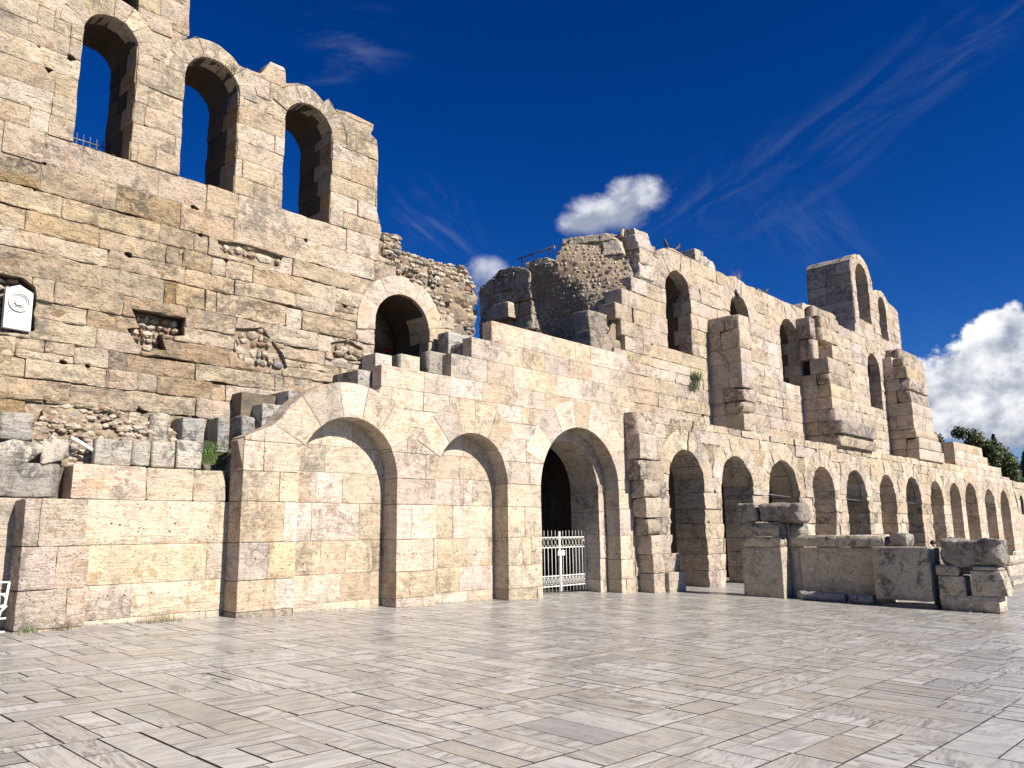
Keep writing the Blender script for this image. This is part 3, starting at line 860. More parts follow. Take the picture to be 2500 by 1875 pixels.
lay(aw, frameY(AW), low, opn+ringcut+dot1, [front], .5, M['clean'], PALE, rng, gap=.0045, grid=.4, wobble=.005, cut=.010, pick=pkA, bev=.007)
lay(aw, frameY(AW), hi_, opn+ringcut, [front], .33, M['clean'], PALE, rng, gap=.003, grid=.4, wobble=.0015, pick=pkA, bev=.004)
for (a, ro, js), (m0, m1) in zip(spans, ((6, 11.715), (11.715, 15.25), (15.25, 20.12))):
    vs_ = [sector(a[0], a[2], a[1], ro, p1, p0, 6) for p0, p1 in zip(js[:-1], js[1:])]
    lay(aw, frameY(AW), vs_, opn, [[(m0, -1), (m1, -1), (m1, 8), (m0, 8)]], .5, M['clean'], PALE, rng, gap=.005, grid=.4, amp=.003, proud=.008, wobble=.001, name='arch_stone', pick=lambda bb, rg: dict(color=tone(rg, PALE, .17), amp=.003, front=rg.uniform(-.014, -.004)))
core(aw, frameY(AW), shrink(front, .02), [grow(o, .02) for o in opn], [], .03, .31, M['mortar'], (.30, .25, .19))
# recessed panels of the two blind arches
zsP = [-.5, .21, .78, 1.46, 2.24, 2.88, 3.44, 4.05]
PN = AW+.5
for a, (u0, u1) in ((A1, (8.4, 11.4)), (A2, (12.0, 15.0))):
    def pkP(bb, rg, a=a):
        if bb[3] < 2.3: return dict(color=tone(rg, CREAM+OCHRE[2:3], .1), amp=rg.uniform(.004, .012), front=rg.uniform(-.006, .008), mat=M['clean'])
        return dict(color=tone(rg, PALE, .08), amp=.004, front=0)
    lay(aw, frameY(PN), courses(u0, u1, zsP, .6, 1.5, rng, .15), dots(u0, u1, 9, rng), [], .25, M['clean'], PALE, rng, gap=.0035, grid=.4, wobble=.002, pick=pkP, name='panel_block', bev=.004)
    core(aw, frameY(PN), [(u0, -.5), (u1, -.5), (u1, 4.05), (u0, 4.05)], [], [], .02, .8, M['mortar'])
core(aw, frameY(AW), [(7.55, -.4), (8.6, -.4), (8.6, 4.0), (7.9, 3.5), (7.55, 2.8)], [], [], .45, 1.3, M['core'], name='rubble_core')
# inner ring of the gateway
gi = arch(17.70, 1.42, 2.72, -1, 26)
lay(aw, frameY(PN+.02), courses(15.4, 20.1, [-.6, .21, .8, 1.5, 2.15, 2.72, 3.3, 3.9, 4.6], .6, 1.4, rng), [gi, sector(17.7, 2.72, .6, 2.1, 8, 172, 14)], [], 1.05, M['clean'], PALE, rng, grid=.4, wobble=.003, name='gate_jamb_stone')
lay(aw, frameY(PN+.02), [sector(17.7, 2.72, 1.42, 2.1, p1, p0, 5) for p0, p1 in ((172, 145), (145, 118), (118, 90), (90, 62), (62, 35), (35, 8))], [gi], [], 1.05, M['clean'], PALE, rng, gap=.003, grid=.4, amp=.003, name='arch_stone')
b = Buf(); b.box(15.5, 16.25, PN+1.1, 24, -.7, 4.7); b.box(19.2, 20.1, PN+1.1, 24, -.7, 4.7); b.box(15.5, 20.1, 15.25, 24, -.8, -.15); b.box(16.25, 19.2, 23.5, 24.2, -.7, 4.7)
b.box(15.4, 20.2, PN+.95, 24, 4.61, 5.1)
link('passage_walls', b.v, b.f, M['old'], aw, (.05, .038, .028))  # closed room keeps the gateway dark; near-black colour paints in its deep shade
# jamb: rough projecting old stones on the right of the gateway
for z0_, z1_, xo in ((-.3, .25, 0), (.25, .82, .02), (.82, 1.45, .05), (1.45, 2.1, .0), (2.1, 2.68, .07)):
    rough_box('gate_jamb_stone', 19.22+xo, 19.60, AW+.50, AW+1.2, z0_+.006, z1_-.006, M['rock' if z0_ > .8 else 'old'], aw, tone(rng, CREAM), amp=.035, chip=.3)

# ------------------------------------------------------------ low wall on the left
rng = random.Random(31)
LW = 14.45
lw = empty('low_wall', (5, LW, 0), 'low cream wall of large blocks at the left, ending in a broad pier by the white fence', 'wall')
def pkL(bb, rg): return dict(color=tone(rg, PALE+CREAM, .07), amp=rg.uniform(.004, .012), front=rg.uniform(-.006, .006), mat=M['clean'])
lay(lw, frameY(LW), courses(0.2, 7.52, [-.3, .24, .80, 1.46, 2.22], 1.2, 2.7, rng, .15), dots(4.9, 7.5, 14, rng, ((1.72, .05), (1.80, .04), (.62, .02))), [], .4, M['clean'], PALE, rng, gap=.004, grid=.3, wobble=.004, pick=pkL)
lay(lw, frameY(LW), [[(4.72, 2.22), (5.95, 2.22), (5.93, 2.81), (4.72, 2.81)], [(5.95, 2.22), (6.8, 2.22), (6.8, 2.80), (5.93, 2.80)], [(6.8, 2.22), (7.45, 2.22), (7.40, 2.80), (6.8, 2.80)]], [], [], .5, M['clean'], PALE, rng, gap=.006, grid=.2, amp=.012, wobble=.012, cut=.03)
lay(lw, frameY(LW-.5), courses(3.93, 4.92, [-.3, .21, .80, 1.46, 2.2], .6, 1.0, rng, 0), [], [], .5, M['old'], PALE, rng, gap=.005, grid=.14, amp=.012, wobble=.010, cut=.015, name='pier_block', sidestep=2)
core(lw, frameY(LW), [(.2, -.3), (7.5, -.3), (7.5, 2.2), (.2, 2.2)], [], [], .02, .8, M['mortar'])
for k, (a, b_) in enumerate(((1.0, 2.3), (2.3, 3.35), (3.37, 4.55))):
    rough_box('broken_block', a, b_, LW+.12, LW+.75, 2.23, 2.80, M['grey'], lw, tone(rng, GREYS), amp=.05, step=.12)
# earth and rubble packed behind the low wall
tf = empty('terrace_fill', (5, 14.9, 2.6), 'earth and stone rubble packed between the low wall and the high wall', 'rubble')
b = Buf(); b.box(0.2, 7.9, LW+.42, HW, 1.5, 2.76); b.box(7.9, 10.66, AW+.95, HW, 2, 4.45); b.box(10.66, 15.3, AW+.95, HW, 2, 5.15); b.box(10.66, 20.1, AW+.36, AW+.94, 4.9, 5.15); b.box(15.3, 20.1, AW+.95, HW, 4.75, 5.15)
b.build('earth_fill', M['dirt'], tf)
heap = Buf()
hp = [(4.35, 2.75), (7.0, 2.75), (7.1, 3.35), (6.2, 3.75), (5.2, 3.95), (4.5, 3.85), (4.2, 3.3)]
for k in range(520):
    u = rng.uniform(4.1, 7.3); v = rng.uniform(2.75, 3.95)
    if not inpoly(u, v, hp): continue
    stone(heap, (u, 14.90+(v-2.75)*.24-rng.uniform(0, .05), v), rng.uniform(.03, .085), rng, (1.25, .9, .8))
heap.build('rubble_stones', M['rubble'], tf, kind='stuff', rnd=True)
s = slab(frameY(15.0), wob(hp, .05, .15, 2), .3, (), (), .12, .0, .09, .03, nsc=2, seed=1, inset=0, lean=lambda u, v: -.10+(v-2.75)*.24)
link('rubble_core', s[0], s[1], M['core'], tf, smooth=s[2])

def bpx(name, pl, pc, pr, yt, yb, Yf, m, color, label=None, cat='stone block', group=None, parent=None, back=None, **kw):
    """a squared block: pl/pc = its shaded left side from back to corner, pc/pr its front, on a front plane Yf"""
    x0, z1 = PY(pc, yt, Yf); z0 = PY(pc, yb, Yf)[1]; x1 = PY(pr, (yt+yb)/2, Yf)[0]
    d = ray(pl, (yt+yb)/2); yb_ = back if back else max(Yf+.15, min(Yf+1.2, d.y*x0/d.x))
    o = rough_box(name, x0, x1, Yf, yb_, z0, z1, m, parent, color, **kw)
    if parent is None: tag(o, label, cat, group)
    return o
g1 = 'loose blocks along the top of the low wall'
bpx('stone_block', 0, 4, 82, 1003, 1072, 14.9, M['grey'], GREYS[0], 'grey squared block behind the low wall, second row, at the left edge', group=g1, amp=.03, chip=.2)
bpx('stone_block', -70, -60, 112, 1068, 1131, 14.55, M['grey'], (.46, .43, .37), 'long pale block with a broken top at the left end of the low wall', group=g1, amp=.05, chip=.5)
bpx('stone_block', 108, 114, 188, 1048, 1131, 14.5, M['grey'], (.44, .40, .34), 'tall rugged block with a peaked top standing left of the white pipe', group=g1, amp=.06, chip=.6)
bpx('stone_block', 224, 236, 322, 1069, 1134, 14.5, M['grey'], (.40, .375, .325), 'wide squared grey block right of the white pipe on the low wall', group=g1, amp=.012, rnd_=.02)
bpx('stone_block', 322, 326, 369, 1074, 1137, 14.5, M['grey'], (.41, .385, .33), 'narrow block, split on both sides, second in the row of four on the low wall', group=g1, amp=.015, rnd_=.03)
bpx('stone_block', 370, 373, 428, 1076, 1140, 14.5, M['grey'], (.42, .39, .33), 'squared block with a crack, third in the row of four on the low wall', group=g1, amp=.015, rnd_=.03)
bpx('stone_block', 428, 436, 496, 1072, 1143, 14.48, M['grey'], (.50, .47, .41), 'whitest block, rough on top, last in the row of four beside the grass', group=g1, amp=.03, rnd_=.03)
bpx('stone_block', 365, 368, 417, 1004, 1080, 15.0, M['grey'], (.48, .44, .36), 'pale upright stone set in the right end of the rubble heap', group=g1, amp=.04, chip=.2)
bpx('stone_block', 417, 447, 499, 1018, 1085, 14.85, M['grey'], (.36, .35, .32), 'grey block with a sharp black shaded side behind the whitest block', group=g1, amp=.008, rnd_=.012)
bpx('stone_block', 499, 534, 560, 1018, 1105, 14.85, M['grey'], (.32, .31, .28), 'upright grey block with a wide shaded side behind the grass', group=g1, amp=.01, rnd_=.012)
g2 = 'restored blocks behind the first arch'
bpx('stone_block', 585, 641, 700, 984, 1068, 14.5, M['grey'], (.40, .39, .36), 'big block with a black weathered side tucked behind the springer of the first arch', group=g2, amp=.01, rnd_=.012, back=15.28)
bpx('stone_block', 543, 590, 640, 1010, 1090, 14.7, M['grey'], (.30, .29, .27), 'dark rugged block in the shade between the grass and the first arch', group=g2, amp=.05, chip=.3, back=15.28)
bpx('stone_block', 681, 705, 760, 952, 1010, 14.45, M['grey'], (.42, .41, .38), 'small block showing behind the left shoulder of the first arch', group=g2, amp=.006, rnd_=.01, back=15.25)
bpx('stone_block', 799, 875, 911, 901, 945, 14.32, M['grey'], (.40, .39, .36), 'block with a long black-stained side above the first arch', group=g2, amp=.006, rnd_=.01, back=15.28)
bpx('stone_block', 884, 917, 957, 861, 905, 14.75, M['clean'], (.50, .47, .40), 'pale block below the left foot of the doorway arch', group=g2, amp=.004, rnd_=.008, back=15.27)
bpx('stone_block', 957, 979, 1025, 863, 905, 14.8, M['clean'], (.46, .42, .35), 'block with a wide lit front in the middle of the doorway sill', group=g2, amp=.004, rnd_=.008)
bpx('stone_block', 1025, 1049, 1094, 856, 912, 14.75, M['grey'], (.38, .35, .30), 'dark blotched block at the right foot of the doorway arch', group=g2, amp=.02, rnd_=.015)
bpx('stone_block', 1068, 1095, 1150, 809, 875, 14.75, M['grey'], (.40, .39, .36), 'tall grey block standing right of the doorway arch', group=g2, amp=.005, rnd_=.008)
bpx('stone_block', 1103, 1128, 1156, 836, 872, 14.35, M['grey'], (.34, .31, .27), 'small dark rough stone behind the second step of the wall top', group=g2, amp=.03, chip=.2, back=14.9)
# ------------------------------------------------------------ ruined pier right of the gateway
rng = random.Random(41)
rpier = empty('ruined_pier', (20.8, 13.6, -.3), 'broken white pier of weathered blocks between the gateway and the first open arch', 'pier')
lev = [(1559, 1003, 1056, .50, 'grey', .25, 20.75, 0), (1561, 1057, 1118, .54, 'old', .1, 20.85, 21.35), (1563, 1119, 1170, .52, 'rock', .3, 20.75, 21.4), (1573, 1171, 1214, .46, 'grey', .1, 20.8, 21.5),
       (1577, 1215, 1262, .52, 'old', .3, 20.85, 21.55), (1584, 1263, 1306, .52, 'rock', .25, 20.85, 21.6), (1590, 1307, 1353, .52, 'old', .0, 20.9, 21.65), (1594, 1354, 1400, .50, 'old', .2, 20.9, 21.75), (1597, 1401, 1455, .48, 'old', 0, 20.9, 21.8)]
for (pc, yt, yb, c_, mm, ch, xm, xe) in lev:
    x0, z1 = PY(pc, yt, 13.42); z0 = PY(pc, yb, 13.42)[1]
    cl = (c_*.93, c_*.80, c_*.64)
    rough_box('stone_block', x0, xm, 13.42, 13.97, z0-.01, z1, M[mm], rpier, cl, amp=.018, chip=ch, rnd_=.012, step=.13)
    if xe:
        fl = 13.62-max(0, 1.6-z1)*.26
        rough_box('stone_block', xm-.02, xe, fl, 14.0, z0-.01, z1, M['rock' if ch else 'old'], rpier, cl, amp=.022, chip=.35 if z0 > .2 else 0, rnd_=.015, step=.12)

# ------------------------------------------------------------ the long arcade
rng = random.Random(43)
ar = empty('arcade', (45, AW, -.8), 'long ground-floor arcade of weathered round arches running away to the right', 'arcade')
bays = [(22.16, 24.39), (25.54, 27.9), (29.17, 31.93), (33.26, 35.57), (36.89, 39.53), (41.19, 43.44), (45.03, 47.55), (49.22, 51.54), (52.95, 55.29), (56.21, 59.1), (60.9, 63.6), (64.95, 67.74)]
apex = [4.22, 4.20, 4.27, 4.22, 4.25, 4.2, 4.25, 4.2, 4.2, 4.35, 4.1, 4.1]
ops = []; rc = []; vs_ = []
for k, ((l, r_), ap) in enumerate(zip(bays, apex)):
    rad = (r_-l)/2; cx = (l+r_)/2; sp = ap-rad
    ops.append(wob(arch(cx, rad, sp, -2.5, 18), .028, .16, k*3.1))
    lo = bays[k-1][1] if k else 20.6; hi2 = bays[k+1][0] if k < 11 else 71
    m0, m1 = (lo+l)/2, (r_+hi2)/2
    ro = rad+.66
    js = [172, 146, 122, 100, 80, 58, 34, 8] if k < 8 else [170, 130, 90, 50, 10]
    js = [j+rng.uniform(-4, 4) for j in js]
    rc.append(sector(cx, sp, rad*.5, ro, js[-1], js[0], 16))
    for p0, p1 in zip(js[:-1], js[1:]):
        q = sector(cx, sp, rad*.9, ro, p1, p0, 4)
        vs_.append((q, ops[-1], [(m0, -3), (m1, -3), (m1, 6), (m0, 6)]))
topz = [(20.12, 5.15), (21.33, 5.28), (22.1, 5.17), (23.38, 5.24), (26.2, 5.2), (29.5, 5.17), (35, 5.27), (44.1, 5.26), (51.4, 5.33), (55.0, 5.35), (55.0, 6.80), (61.7, 6.84), (61.8, 6.25), (62.9, 6.25), (63.0, 5.72), (66.4, 5.71), (66.5, 5.1), (68.6, 5.1), (69.3, 4.6), (69.9, 3.4), (70.3, 2.5), (70.6, -2.5), (20.12, -2.5)]
reg = wob(topz[::-1], .03, .3, 6)
zsA = [-2.5, -1.1, -.33+.58, .78, 1.29, 1.80, 2.29, 2.85, 3.4, 3.95, 4.5, 4.95, 5.35]
def pkR(bb, rg):
    x_ = bb[0]
    if x_ > 52: return dict(color=tone(rg, PALE, .07), amp=.006, front=rg.uniform(-.01, .01), mat=M['clean'])
    return dict(color=tone(rg, PALE+CREAM, .09), amp=rg.uniform(.015, .045), front=rg.uniform(-.02, .03), mat=M['old'] if rg.random() < .8 else M['rock'])
bl = courses(20.12, 70.6, zsA[1:], .75, 1.7, rng, .05)
afis = clear_of(fissures(21, 52, zsA[3:-1], 40, random.Random(93), 60, .035), ops)
lay(ar, frameY(AW), bl, ops+rc+afis, [reg], 1.2, M['old'], PALE, rng, gap=.006, grid=.13, wobble=.012, cut=.015, pick=pkR, sidestep=2)
bl = courses(55, 66.5, [5.35, 5.8, 6.3, 6.84], 1.1, 2.2, rng, .05)
lay(ar, frameY(AW), bl, [], [reg], .6, M['clean'], PALE, rng, gap=.006, grid=.4, wobble=.004, name='parapet_block')
for q, op, rg_ in vs_:
    lay(ar, frameY(AW), [q], [op], [rg_, reg], 1.2, M['old'], PALE+CREAM, rng, gap=.007, grid=.13, amp=.02, proud=.02, wobble=.012, name='arch_stone', sidestep=2)
core(ar, frameY(AW), [(20.3, -2.5), (69.5, -2.5), (69.0, 4.5), (61.6, 5.0), (61.6, 6.7), (55.1, 6.7), (55.1, 5.1), (20.3, 5.1)], [grow(o, .03) for o in ops], [], .10, 1.15, M['mortar'], (.24, .19, .14))
# closed backs of the blind bays, dark corridor behind the others
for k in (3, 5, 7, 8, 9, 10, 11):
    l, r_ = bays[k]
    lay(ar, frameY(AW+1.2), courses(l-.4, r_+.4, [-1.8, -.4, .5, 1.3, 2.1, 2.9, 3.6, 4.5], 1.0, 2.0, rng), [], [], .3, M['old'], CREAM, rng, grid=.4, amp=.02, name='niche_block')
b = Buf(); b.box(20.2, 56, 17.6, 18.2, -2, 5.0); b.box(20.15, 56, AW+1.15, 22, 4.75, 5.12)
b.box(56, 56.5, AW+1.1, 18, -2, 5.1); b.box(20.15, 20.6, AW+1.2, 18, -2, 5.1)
link('corridor_walls', b.v, b.f, M['old'], ar, (.10, .078, .056))  # dark brown paints in the corridor shade; ceiling box added to block light
for k in (2, 4, 6):
    l, r_ = bays[k]; cx = (l+r_)/2; rad = (r_-l)/2
    b = Buf(); b.tube([(l-.1, AW+.35, 2.95), (r_+.1, AW+.35, 2.85)], .022); b.build('tie_bar', M['grey_metal'], ar)
    b = Buf(); b.tube([(cx-(rad-.05)*math.cos(math.pi*q/16), AW+.25, apex[k]-rad+(rad-.06)*math.sin(math.pi*q/16)) for q in range(17)], .035); b.build('metal_rib', M['grey_metal'], ar)
# stub of masonry standing inside the ninth opening
rough_box('stub_block', 56.3, 57.6, AW+.35, AW+1.1, -1.5, 2.2, M['old'], ar, PALE[0], amp=.04)
rough_box('stub_block', 56.3, 57.1, AW+.35, AW+1.1, 2.2, 2.9, M['rock'], ar, PALE[0], amp=.06, chip=.4)
# ------------------------------------------------------------ upper wall
rng = random.Random(53)
UW = HW
uw = empty('upper_wall', (38, UW, 5.1), 'upper storey wall of pale stone with small arched windows standing back above the arcade', 'wall')
win = [(25.58, .89, 10.38, 8.12), (30.43, .85, 10.46, 8.12), (35.20, 1.0, 10.2, 8.1), (46.05, .94, 10.32, 8.12)]
uo = [wob(arch(*q, 14), .035, .18, i*7.) for i, q in enumerate(win)]
usil = [(19.9, 4.9), (19.9, 7.3), (21.3, 7.4), (21.35, 7.6), (21.95, 7.6), (21.97, 8.12), (21.97, 8.63), (22.55, 8.63), (22.52, 9.2), (22.44, 9.78), (23.2, 9.79), (23.12, 10.35), (23.76, 10.37), (23.8, 10.92), (23.95, 11.4), (24.3, 11.75), (24.78, 11.99), (25.4, 12.1), (26.0, 12.04), (26.5, 12.06), (27.5, 12.03), (28.87, 11.98), (29.5, 11.98), (30.3, 12.15), (31.2, 11.95), (32.4, 12.02), (33.5, 12.0), (35.6, 12.0), (36.77, 12.0), (37.0, 12.35), (38.4, 12.42), (39.6, 12.32), (41.2, 12.05), (43.7, 12.05), (43.8, 12.6), (51.5, 12.3), (52.56, 12.05), (55.16, 12.12), (55.4, 10.7), (55.25, 7.7), (55.9, 6.9), (56.8, 5.9), (56.9, 4.9)]
ur = wob(usil[::-1], .035, .25, 12)
zsU = [4.9, 5.4, 5.87, 6.36, 6.87, 7.27, 7.62, 8.12, 8.63, 9.2, 9.78, 10.35, 10.92, 11.45, 12.0, 12.6]
urings = []; ucut = []
for cx, r, sp, z0 in win:
    js = [180, 154, 128, 103, 77, 52, 26, 0]
    for a, b_ in zip(js[1:], js[:-1]): urings.append(sector(cx, sp, r*.9, r+.78, a, b_, 4))
    ucut.append(sector(cx, sp, r*.5, r+.78, 0, 180, 14))
def pkU(bb, rg): 
    return dict(color=tone(rg, CREAM+PALE if bb[0] < 30 else PALE, .09), amp=rg.uniform(.008, .03), front=rg.uniform(-.015, .015), mat=M['old'])
bl = courses(19.9, 57, zsU, 1.0, 2.6, rng, .05)
ufis = clear_of(fissures(22, 55, zsU[2:-1], 40, random.Random(94), 90, .035), uo)
lay(uw, frameY(UW), bl, uo+ucut+ufis, [ur], .6, M['old'], PALE, rng, gap=.006, grid=.15, wobble=.012, cut=.015, pick=pkU)
lay(uw, frameY(UW), urings, uo, [ur], .5, M['old'], PALE, rng, gap=.006, grid=.24, amp=.02, wobble=.012, name='arch_stone', sidestep=2)
s = slab(frameY(UW), shrink(usil[::-1], .04), 1.1, [grow(o, .015) for o in uo], [], .6, .11, 0, 0, inset=0, back=True, sidestep=2, seed=3)
link('wall_core', s[0], s[1], M['old'], uw, (.15, .115, .08))
for cx, r, sp, z0 in win[:3]:
    zs = [z for z in zsU if z0-.05 < z < sp]+[sp+.1]
    for k in range(len(zs)-1):
        s = slab(frameX(cx+r-.03), wob([(UW+.02, zs[k]+.008), (UW+.6+.2*(k % 2), zs[k]+.008), (UW+.6+.2*(k % 2), zs[k+1]-.008), (UW+.02, zs[k+1]-.008)], .02, .2, k), .1, (), (), .22, rng.uniform(-.03, .02), .025, seed=k+cx, flip=True)
        if s: link('jamb_stone', s[0], s[1], M['old'], uw, tone(rng, PALE), s[2])
b = Buf(); b.box(23.9, 56, 19.0, 19.6, 4.8, 11.3); b.box(24.2, 56, UW+1.08, 19.0, 11.35, 11.6); b.build('inner_wall', M['core'], uw)
# buttresses
def buttress(label, name, x0, xr, spec):
    e = empty(name, (x0, 14.6, 5.2), label, 'buttress')
    for (z0, z1, yf, xl, w_, ch, mm) in spec:
        cut_ = rng.uniform(.35, .65)
        yb = UW+.02
        if yb-yf > .7:
            ym = yf+(yb-yf)*cut_
            rough_box('stone_block', xl, xl+w_, yf, ym-.004, z0+.005, z1-.005, M[mm], e, tone(rng, PALE), amp=.012, chip=ch, rnd_=.012, step=.2)
            rough_box('stone_block', xl+.015, xl+w_, ym+.004, yb, z0+.005, z1-.005, M['old'], e, tone(rng, PALE), amp=.010, rnd_=.012, step=.2)
        else: rough_box('stone_block', xl, xl+w_, yf, yb, z0+.005, z1-.005, M[mm], e, tone(rng, PALE), amp=.014, chip=ch, rnd_=.012, step=.2)
    return e
buttress('tall narrow buttress of stacked blocks between the first and second upper windows', 'buttress', 27.65, 28.45,
    [(5.25, 5.87, 13.98, 27.6, .75, 0, 'old'), (5.87, 6.36, 13.96, 27.6, 1.0, .4, 'rock'), (6.36, 6.89, 13.92, 27.6, 1.2, .3, 'rock'), (6.89, 7.86, 13.95, 27.62, .9, 0, 'old'), (7.86, 8.41, 13.95, 27.62, .9, 0, 'old'), (8.41, 9.16, 13.95, 27.64, .86, .15, 'old'), (9.16, 9.75, 13.98, 27.66, .82, .1, 'old')])
bB = buttress('wide middle buttress with a small square window hole and a broken stepped top', 'buttress', 36.15, 38.6,
    [(5.25, 5.8, 13.75, 36.3, 4.4, .3, 'rock'), (5.8, 6.4, 13.6, 36.2, 4.2, .4, 'rock'), (6.4, 6.95, 13.85, 36.15, 3.0, .2, 'old'), (6.95, 7.5, 13.95, 36.15, 2.7, 0, 'old'), (7.5, 8.1, 13.95, 36.15, 2.7, 0, 'old'), (8.1, 8.62, 13.98, 36.15, 2.6, .2, 'rock'), (9.35, 10.3, 14.6, 36.1, .6, .1, 'old'), (10.3, 10.95, 14.35, 36.7, 1.9, .2, 'old'), (10.35, 11.35, 14.65, 36.05, .6, .2, 'rock'), (10.95, 11.6, 14.5, 36.9, 1.8, .3, 'rock'), (11.4, 12.2, 14.9, 37.2, 1.4, .5, 'rock'), (11.5, 12.3, 15.0, 38.7, 1.6, .5, 'rock'), (11.3, 11.9, 14.8, 39.0, 1.2, .4, 'rock')])
for (y0, y1, z0, z1, x0) in ((13.98, 14.85, 8.62, 9.35, 36.15), (13.98, 14.9, 9.35, 10.0, 36.75)):
    rough_box('stone_block', x0, x0+2.4, y0, y1, z0+.005, z1-.005, M['old'], bB, tone(rng, PALE), amp=.02, rnd_=.02)
b = Buf(); b.box(36.5, 38, 14.86, 15.28, 8.62, 9.35); b.build('square_window', M['hole_dark'], bB)  # dark box behind the gap paints the shade of the open hole
buttress('last wide buttress at the right end of the upper wall, under the tower', 'buttress', 47.6, 51,
    [(5.3, 5.9, 13.85, 47.7, 4.6, .1, 'old'), (5.9, 6.5, 13.8, 47.65, 4.3, .3, 'old'), (6.5, 7.0, 13.9, 47.6, 4.1, .2, 'old'), (7.0, 7.8, 13.95, 47.6, 3.6, 0, 'old'), (7.8, 8.5, 13.95, 47.6, 3.6, .1, 'old'), (8.5, 9.2, 13.95, 47.6, 3.5, .45, 'rock'), (9.2, 9.9, 13.95, 47.6, 3.4, .4, 'rock'), (9.9, 10.6, 14.05, 47.55, 3.4, .1, 'old'), (10.6, 11.2, 14.2, 47.6, 3.0, .6, 'rock'), (11.2, 11.75, 14.5, 48.2, 3.4, .5, 'rock')])
# the high piece with two windows
rng = random.Random(59)
tw = empty('tower', (47.8, UW, 12.2), 'tall surviving tower of the top storey with two arched openings at the right', 'tower')
tsil = [(44.0, 12.5), (44.0, 16.3), (44.3, 16.6), (44.81, 16.80), (45.5, 16.95), (46.2, 16.8), (46.9, 16.2), (47.2, 15.6), (47.22, 15.2), (47.9, 15.35), (48.6, 15.46), (49.1, 15.35), (49.7, 15.0), (50.2, 14.95), (51.37, 14.67), (51.4, 12.2), (49, 12.2)]
to_ = [wob(arch(45.56, .96, 15.45, 13.02, 14), .03, .18, 3.3), wob(arch(48.53, .66, 14.42, 12.35, 14), .03, .18, 5.3)]
tr = wob(tsil[::-1], .03, .25, 2)
tcut = [sector(45.56, 15.45, .4, 1.42, 0, 180, 12), sector(48.53, 14.42, .3, 1.1, 0, 180, 12)]
lay(tw, frameY(UW+.02), courses(43.9, 51.5, [12.2, 12.6, 13.02, 13.5, 13.95, 14.42, 14.9, 15.45, 16, 16.5, 17], .8, 1.8, rng, .1), to_+tcut, [tr], .6, M['old'], PALE, rng, gap=.007, grid=.3, amp=.02, wobble=.012)
lay(tw, frameY(UW+.02), [sector(45.56, 15.45, .85, 1.5, a, a+22.5, 4) for a in (0, 22.5, 45, 67.5, 90, 112.5, 135, 157.5)]+[sector(48.53, 14.42, .6, 1.1, a, a+30, 4) for a in range(0, 180, 30)], to_, [tr], .6, M['old'], PALE, rng, gap=.007, grid=.3, amp=.02, wobble=.012, name='arch_stone')
rear = [p for p in tsil]
s = slab(frameY(UW), shrink([(44.05, 12.2)]+tsil[1:9]+[(47.22, 12.2)], .03), 2.55, [grow(to_[0], .01)], [], .5, .07, 0, 0, inset=0, back=True, sidestep=3, flip=True)
if s:
    s = slab(frameY(UW), shrink(([(44.05, 12.2)]+tsil[1:9]+[(47.22, 12.2)])[::-1], .03), 2.55, [grow(to_[0], .01)], [], .5, .07, .02, 0, inset=0, back=True, sidestep=3, seed=2)
    link('wall_core', s[0], s[1], M['grey'], tw, (.34, .31, .26))
s = slab(frameY(UW), [(51.36, 12.2), (51.34, 14.6), (50.2, 14.9), (49.1, 15.3), (48.0, 15.3), (47.2, 15.1), (47.2, 12.2)], 1.1, [grow(to_[1], .01)], [], .5, .07, 0, 0, inset=0, back=True, sidestep=2)
link('wall_core', s[0], s[1], M['old'], tw, (.36, .31, .24))
for k, z in enumerate((12.3, 12.85, 13.4, 13.95, 14.5, 15.05, 15.6)):
    y_ = UW+.05
    while y_ < 17.8:
        y2 = min(17.86, y_+rng.uniform(.5, 1.1)); z2 = min(z+.55, 16.35-(y_-UW)*.25)
        if z2 > z+.1:
            s = slab(frameX(43.97), wob([(y_+.006, z+.006), (y2-.006, z+.006), (y2-.006, z2-.006), (y_+.006, z2-.006)], .012, .25, k), .2, (), (), .3, rng.uniform(-.03, .02), .03, seed=z+y_, flip=True)
            link('side_block', s[0], s[1], M['grey'], tw, tone(rng, GREYS+[(.30, .27, .23)]), s[2])
        y_ = y2
# loose blocks lying on top of the upper wall
g3 = 'loose blocks on the ridge of the upper wall'
def ridge(x0, x1, y0, y1, z0, z1, lab, **kw):
    o = rough_box('stone_block', x0, x1, y0, y1, z0, z1, M['grey'], None, (.42, .39, .33), **kw); tag(o, lab, 'stone block', g3)
ridge(27.0, 27.65, 15.3, 16.4, 11.97, 12.55, 'squared block perched right of the first upper window arch', amp=.02, rnd_=.02)
ridge(27.9, 29.0, 15.5, 16.2, 11.75, 12.55, 'rounded boulder-like block overhanging the ridge right of the squared block', amp=.09, rnd_=.12, chip=.5)
# ------------------------------------------------------------ torn cross wall with rubble core
rng = random.Random(61)
tx = empty('torn_wall', (21.5, 18, 5), 'ragged torn end of a cross wall with its stone rubble core laid bare', 'ruin')
def leanT(y, z):
    t_ = max(0.0, min(1.0, (17.6-y)/2.2))
    niche = .9*math.exp(-((y-17.6)/1.3)**2)*max(0, min(1, (11.0-z)/2.0))
    return t_*max(0.0, (z-7.8))*.66+niche+.14*noise.fractal(Vector((y*.7, z*.7, 1.3)), 1, 2, 3)
X1 = 20.9
tp = [PX(*q, 21.0) for q in ((1172, 880), (1172, 700), (1280, 680), (1290, 650), (1352, 640), (1362, 590), (1430, 572))]+[(16.4, 12.3), (15.48, 12.0), (15.48, 5.0)]
tpw = wob(tp, .05, .2, 4)
s = slab(frameX(21.0), tpw, 3.4, (), (), .15, 0, .03, 0, nsc=2.5, seed=3, inset=0, lean=leanT, back=True, sidestep=3, flip=True)
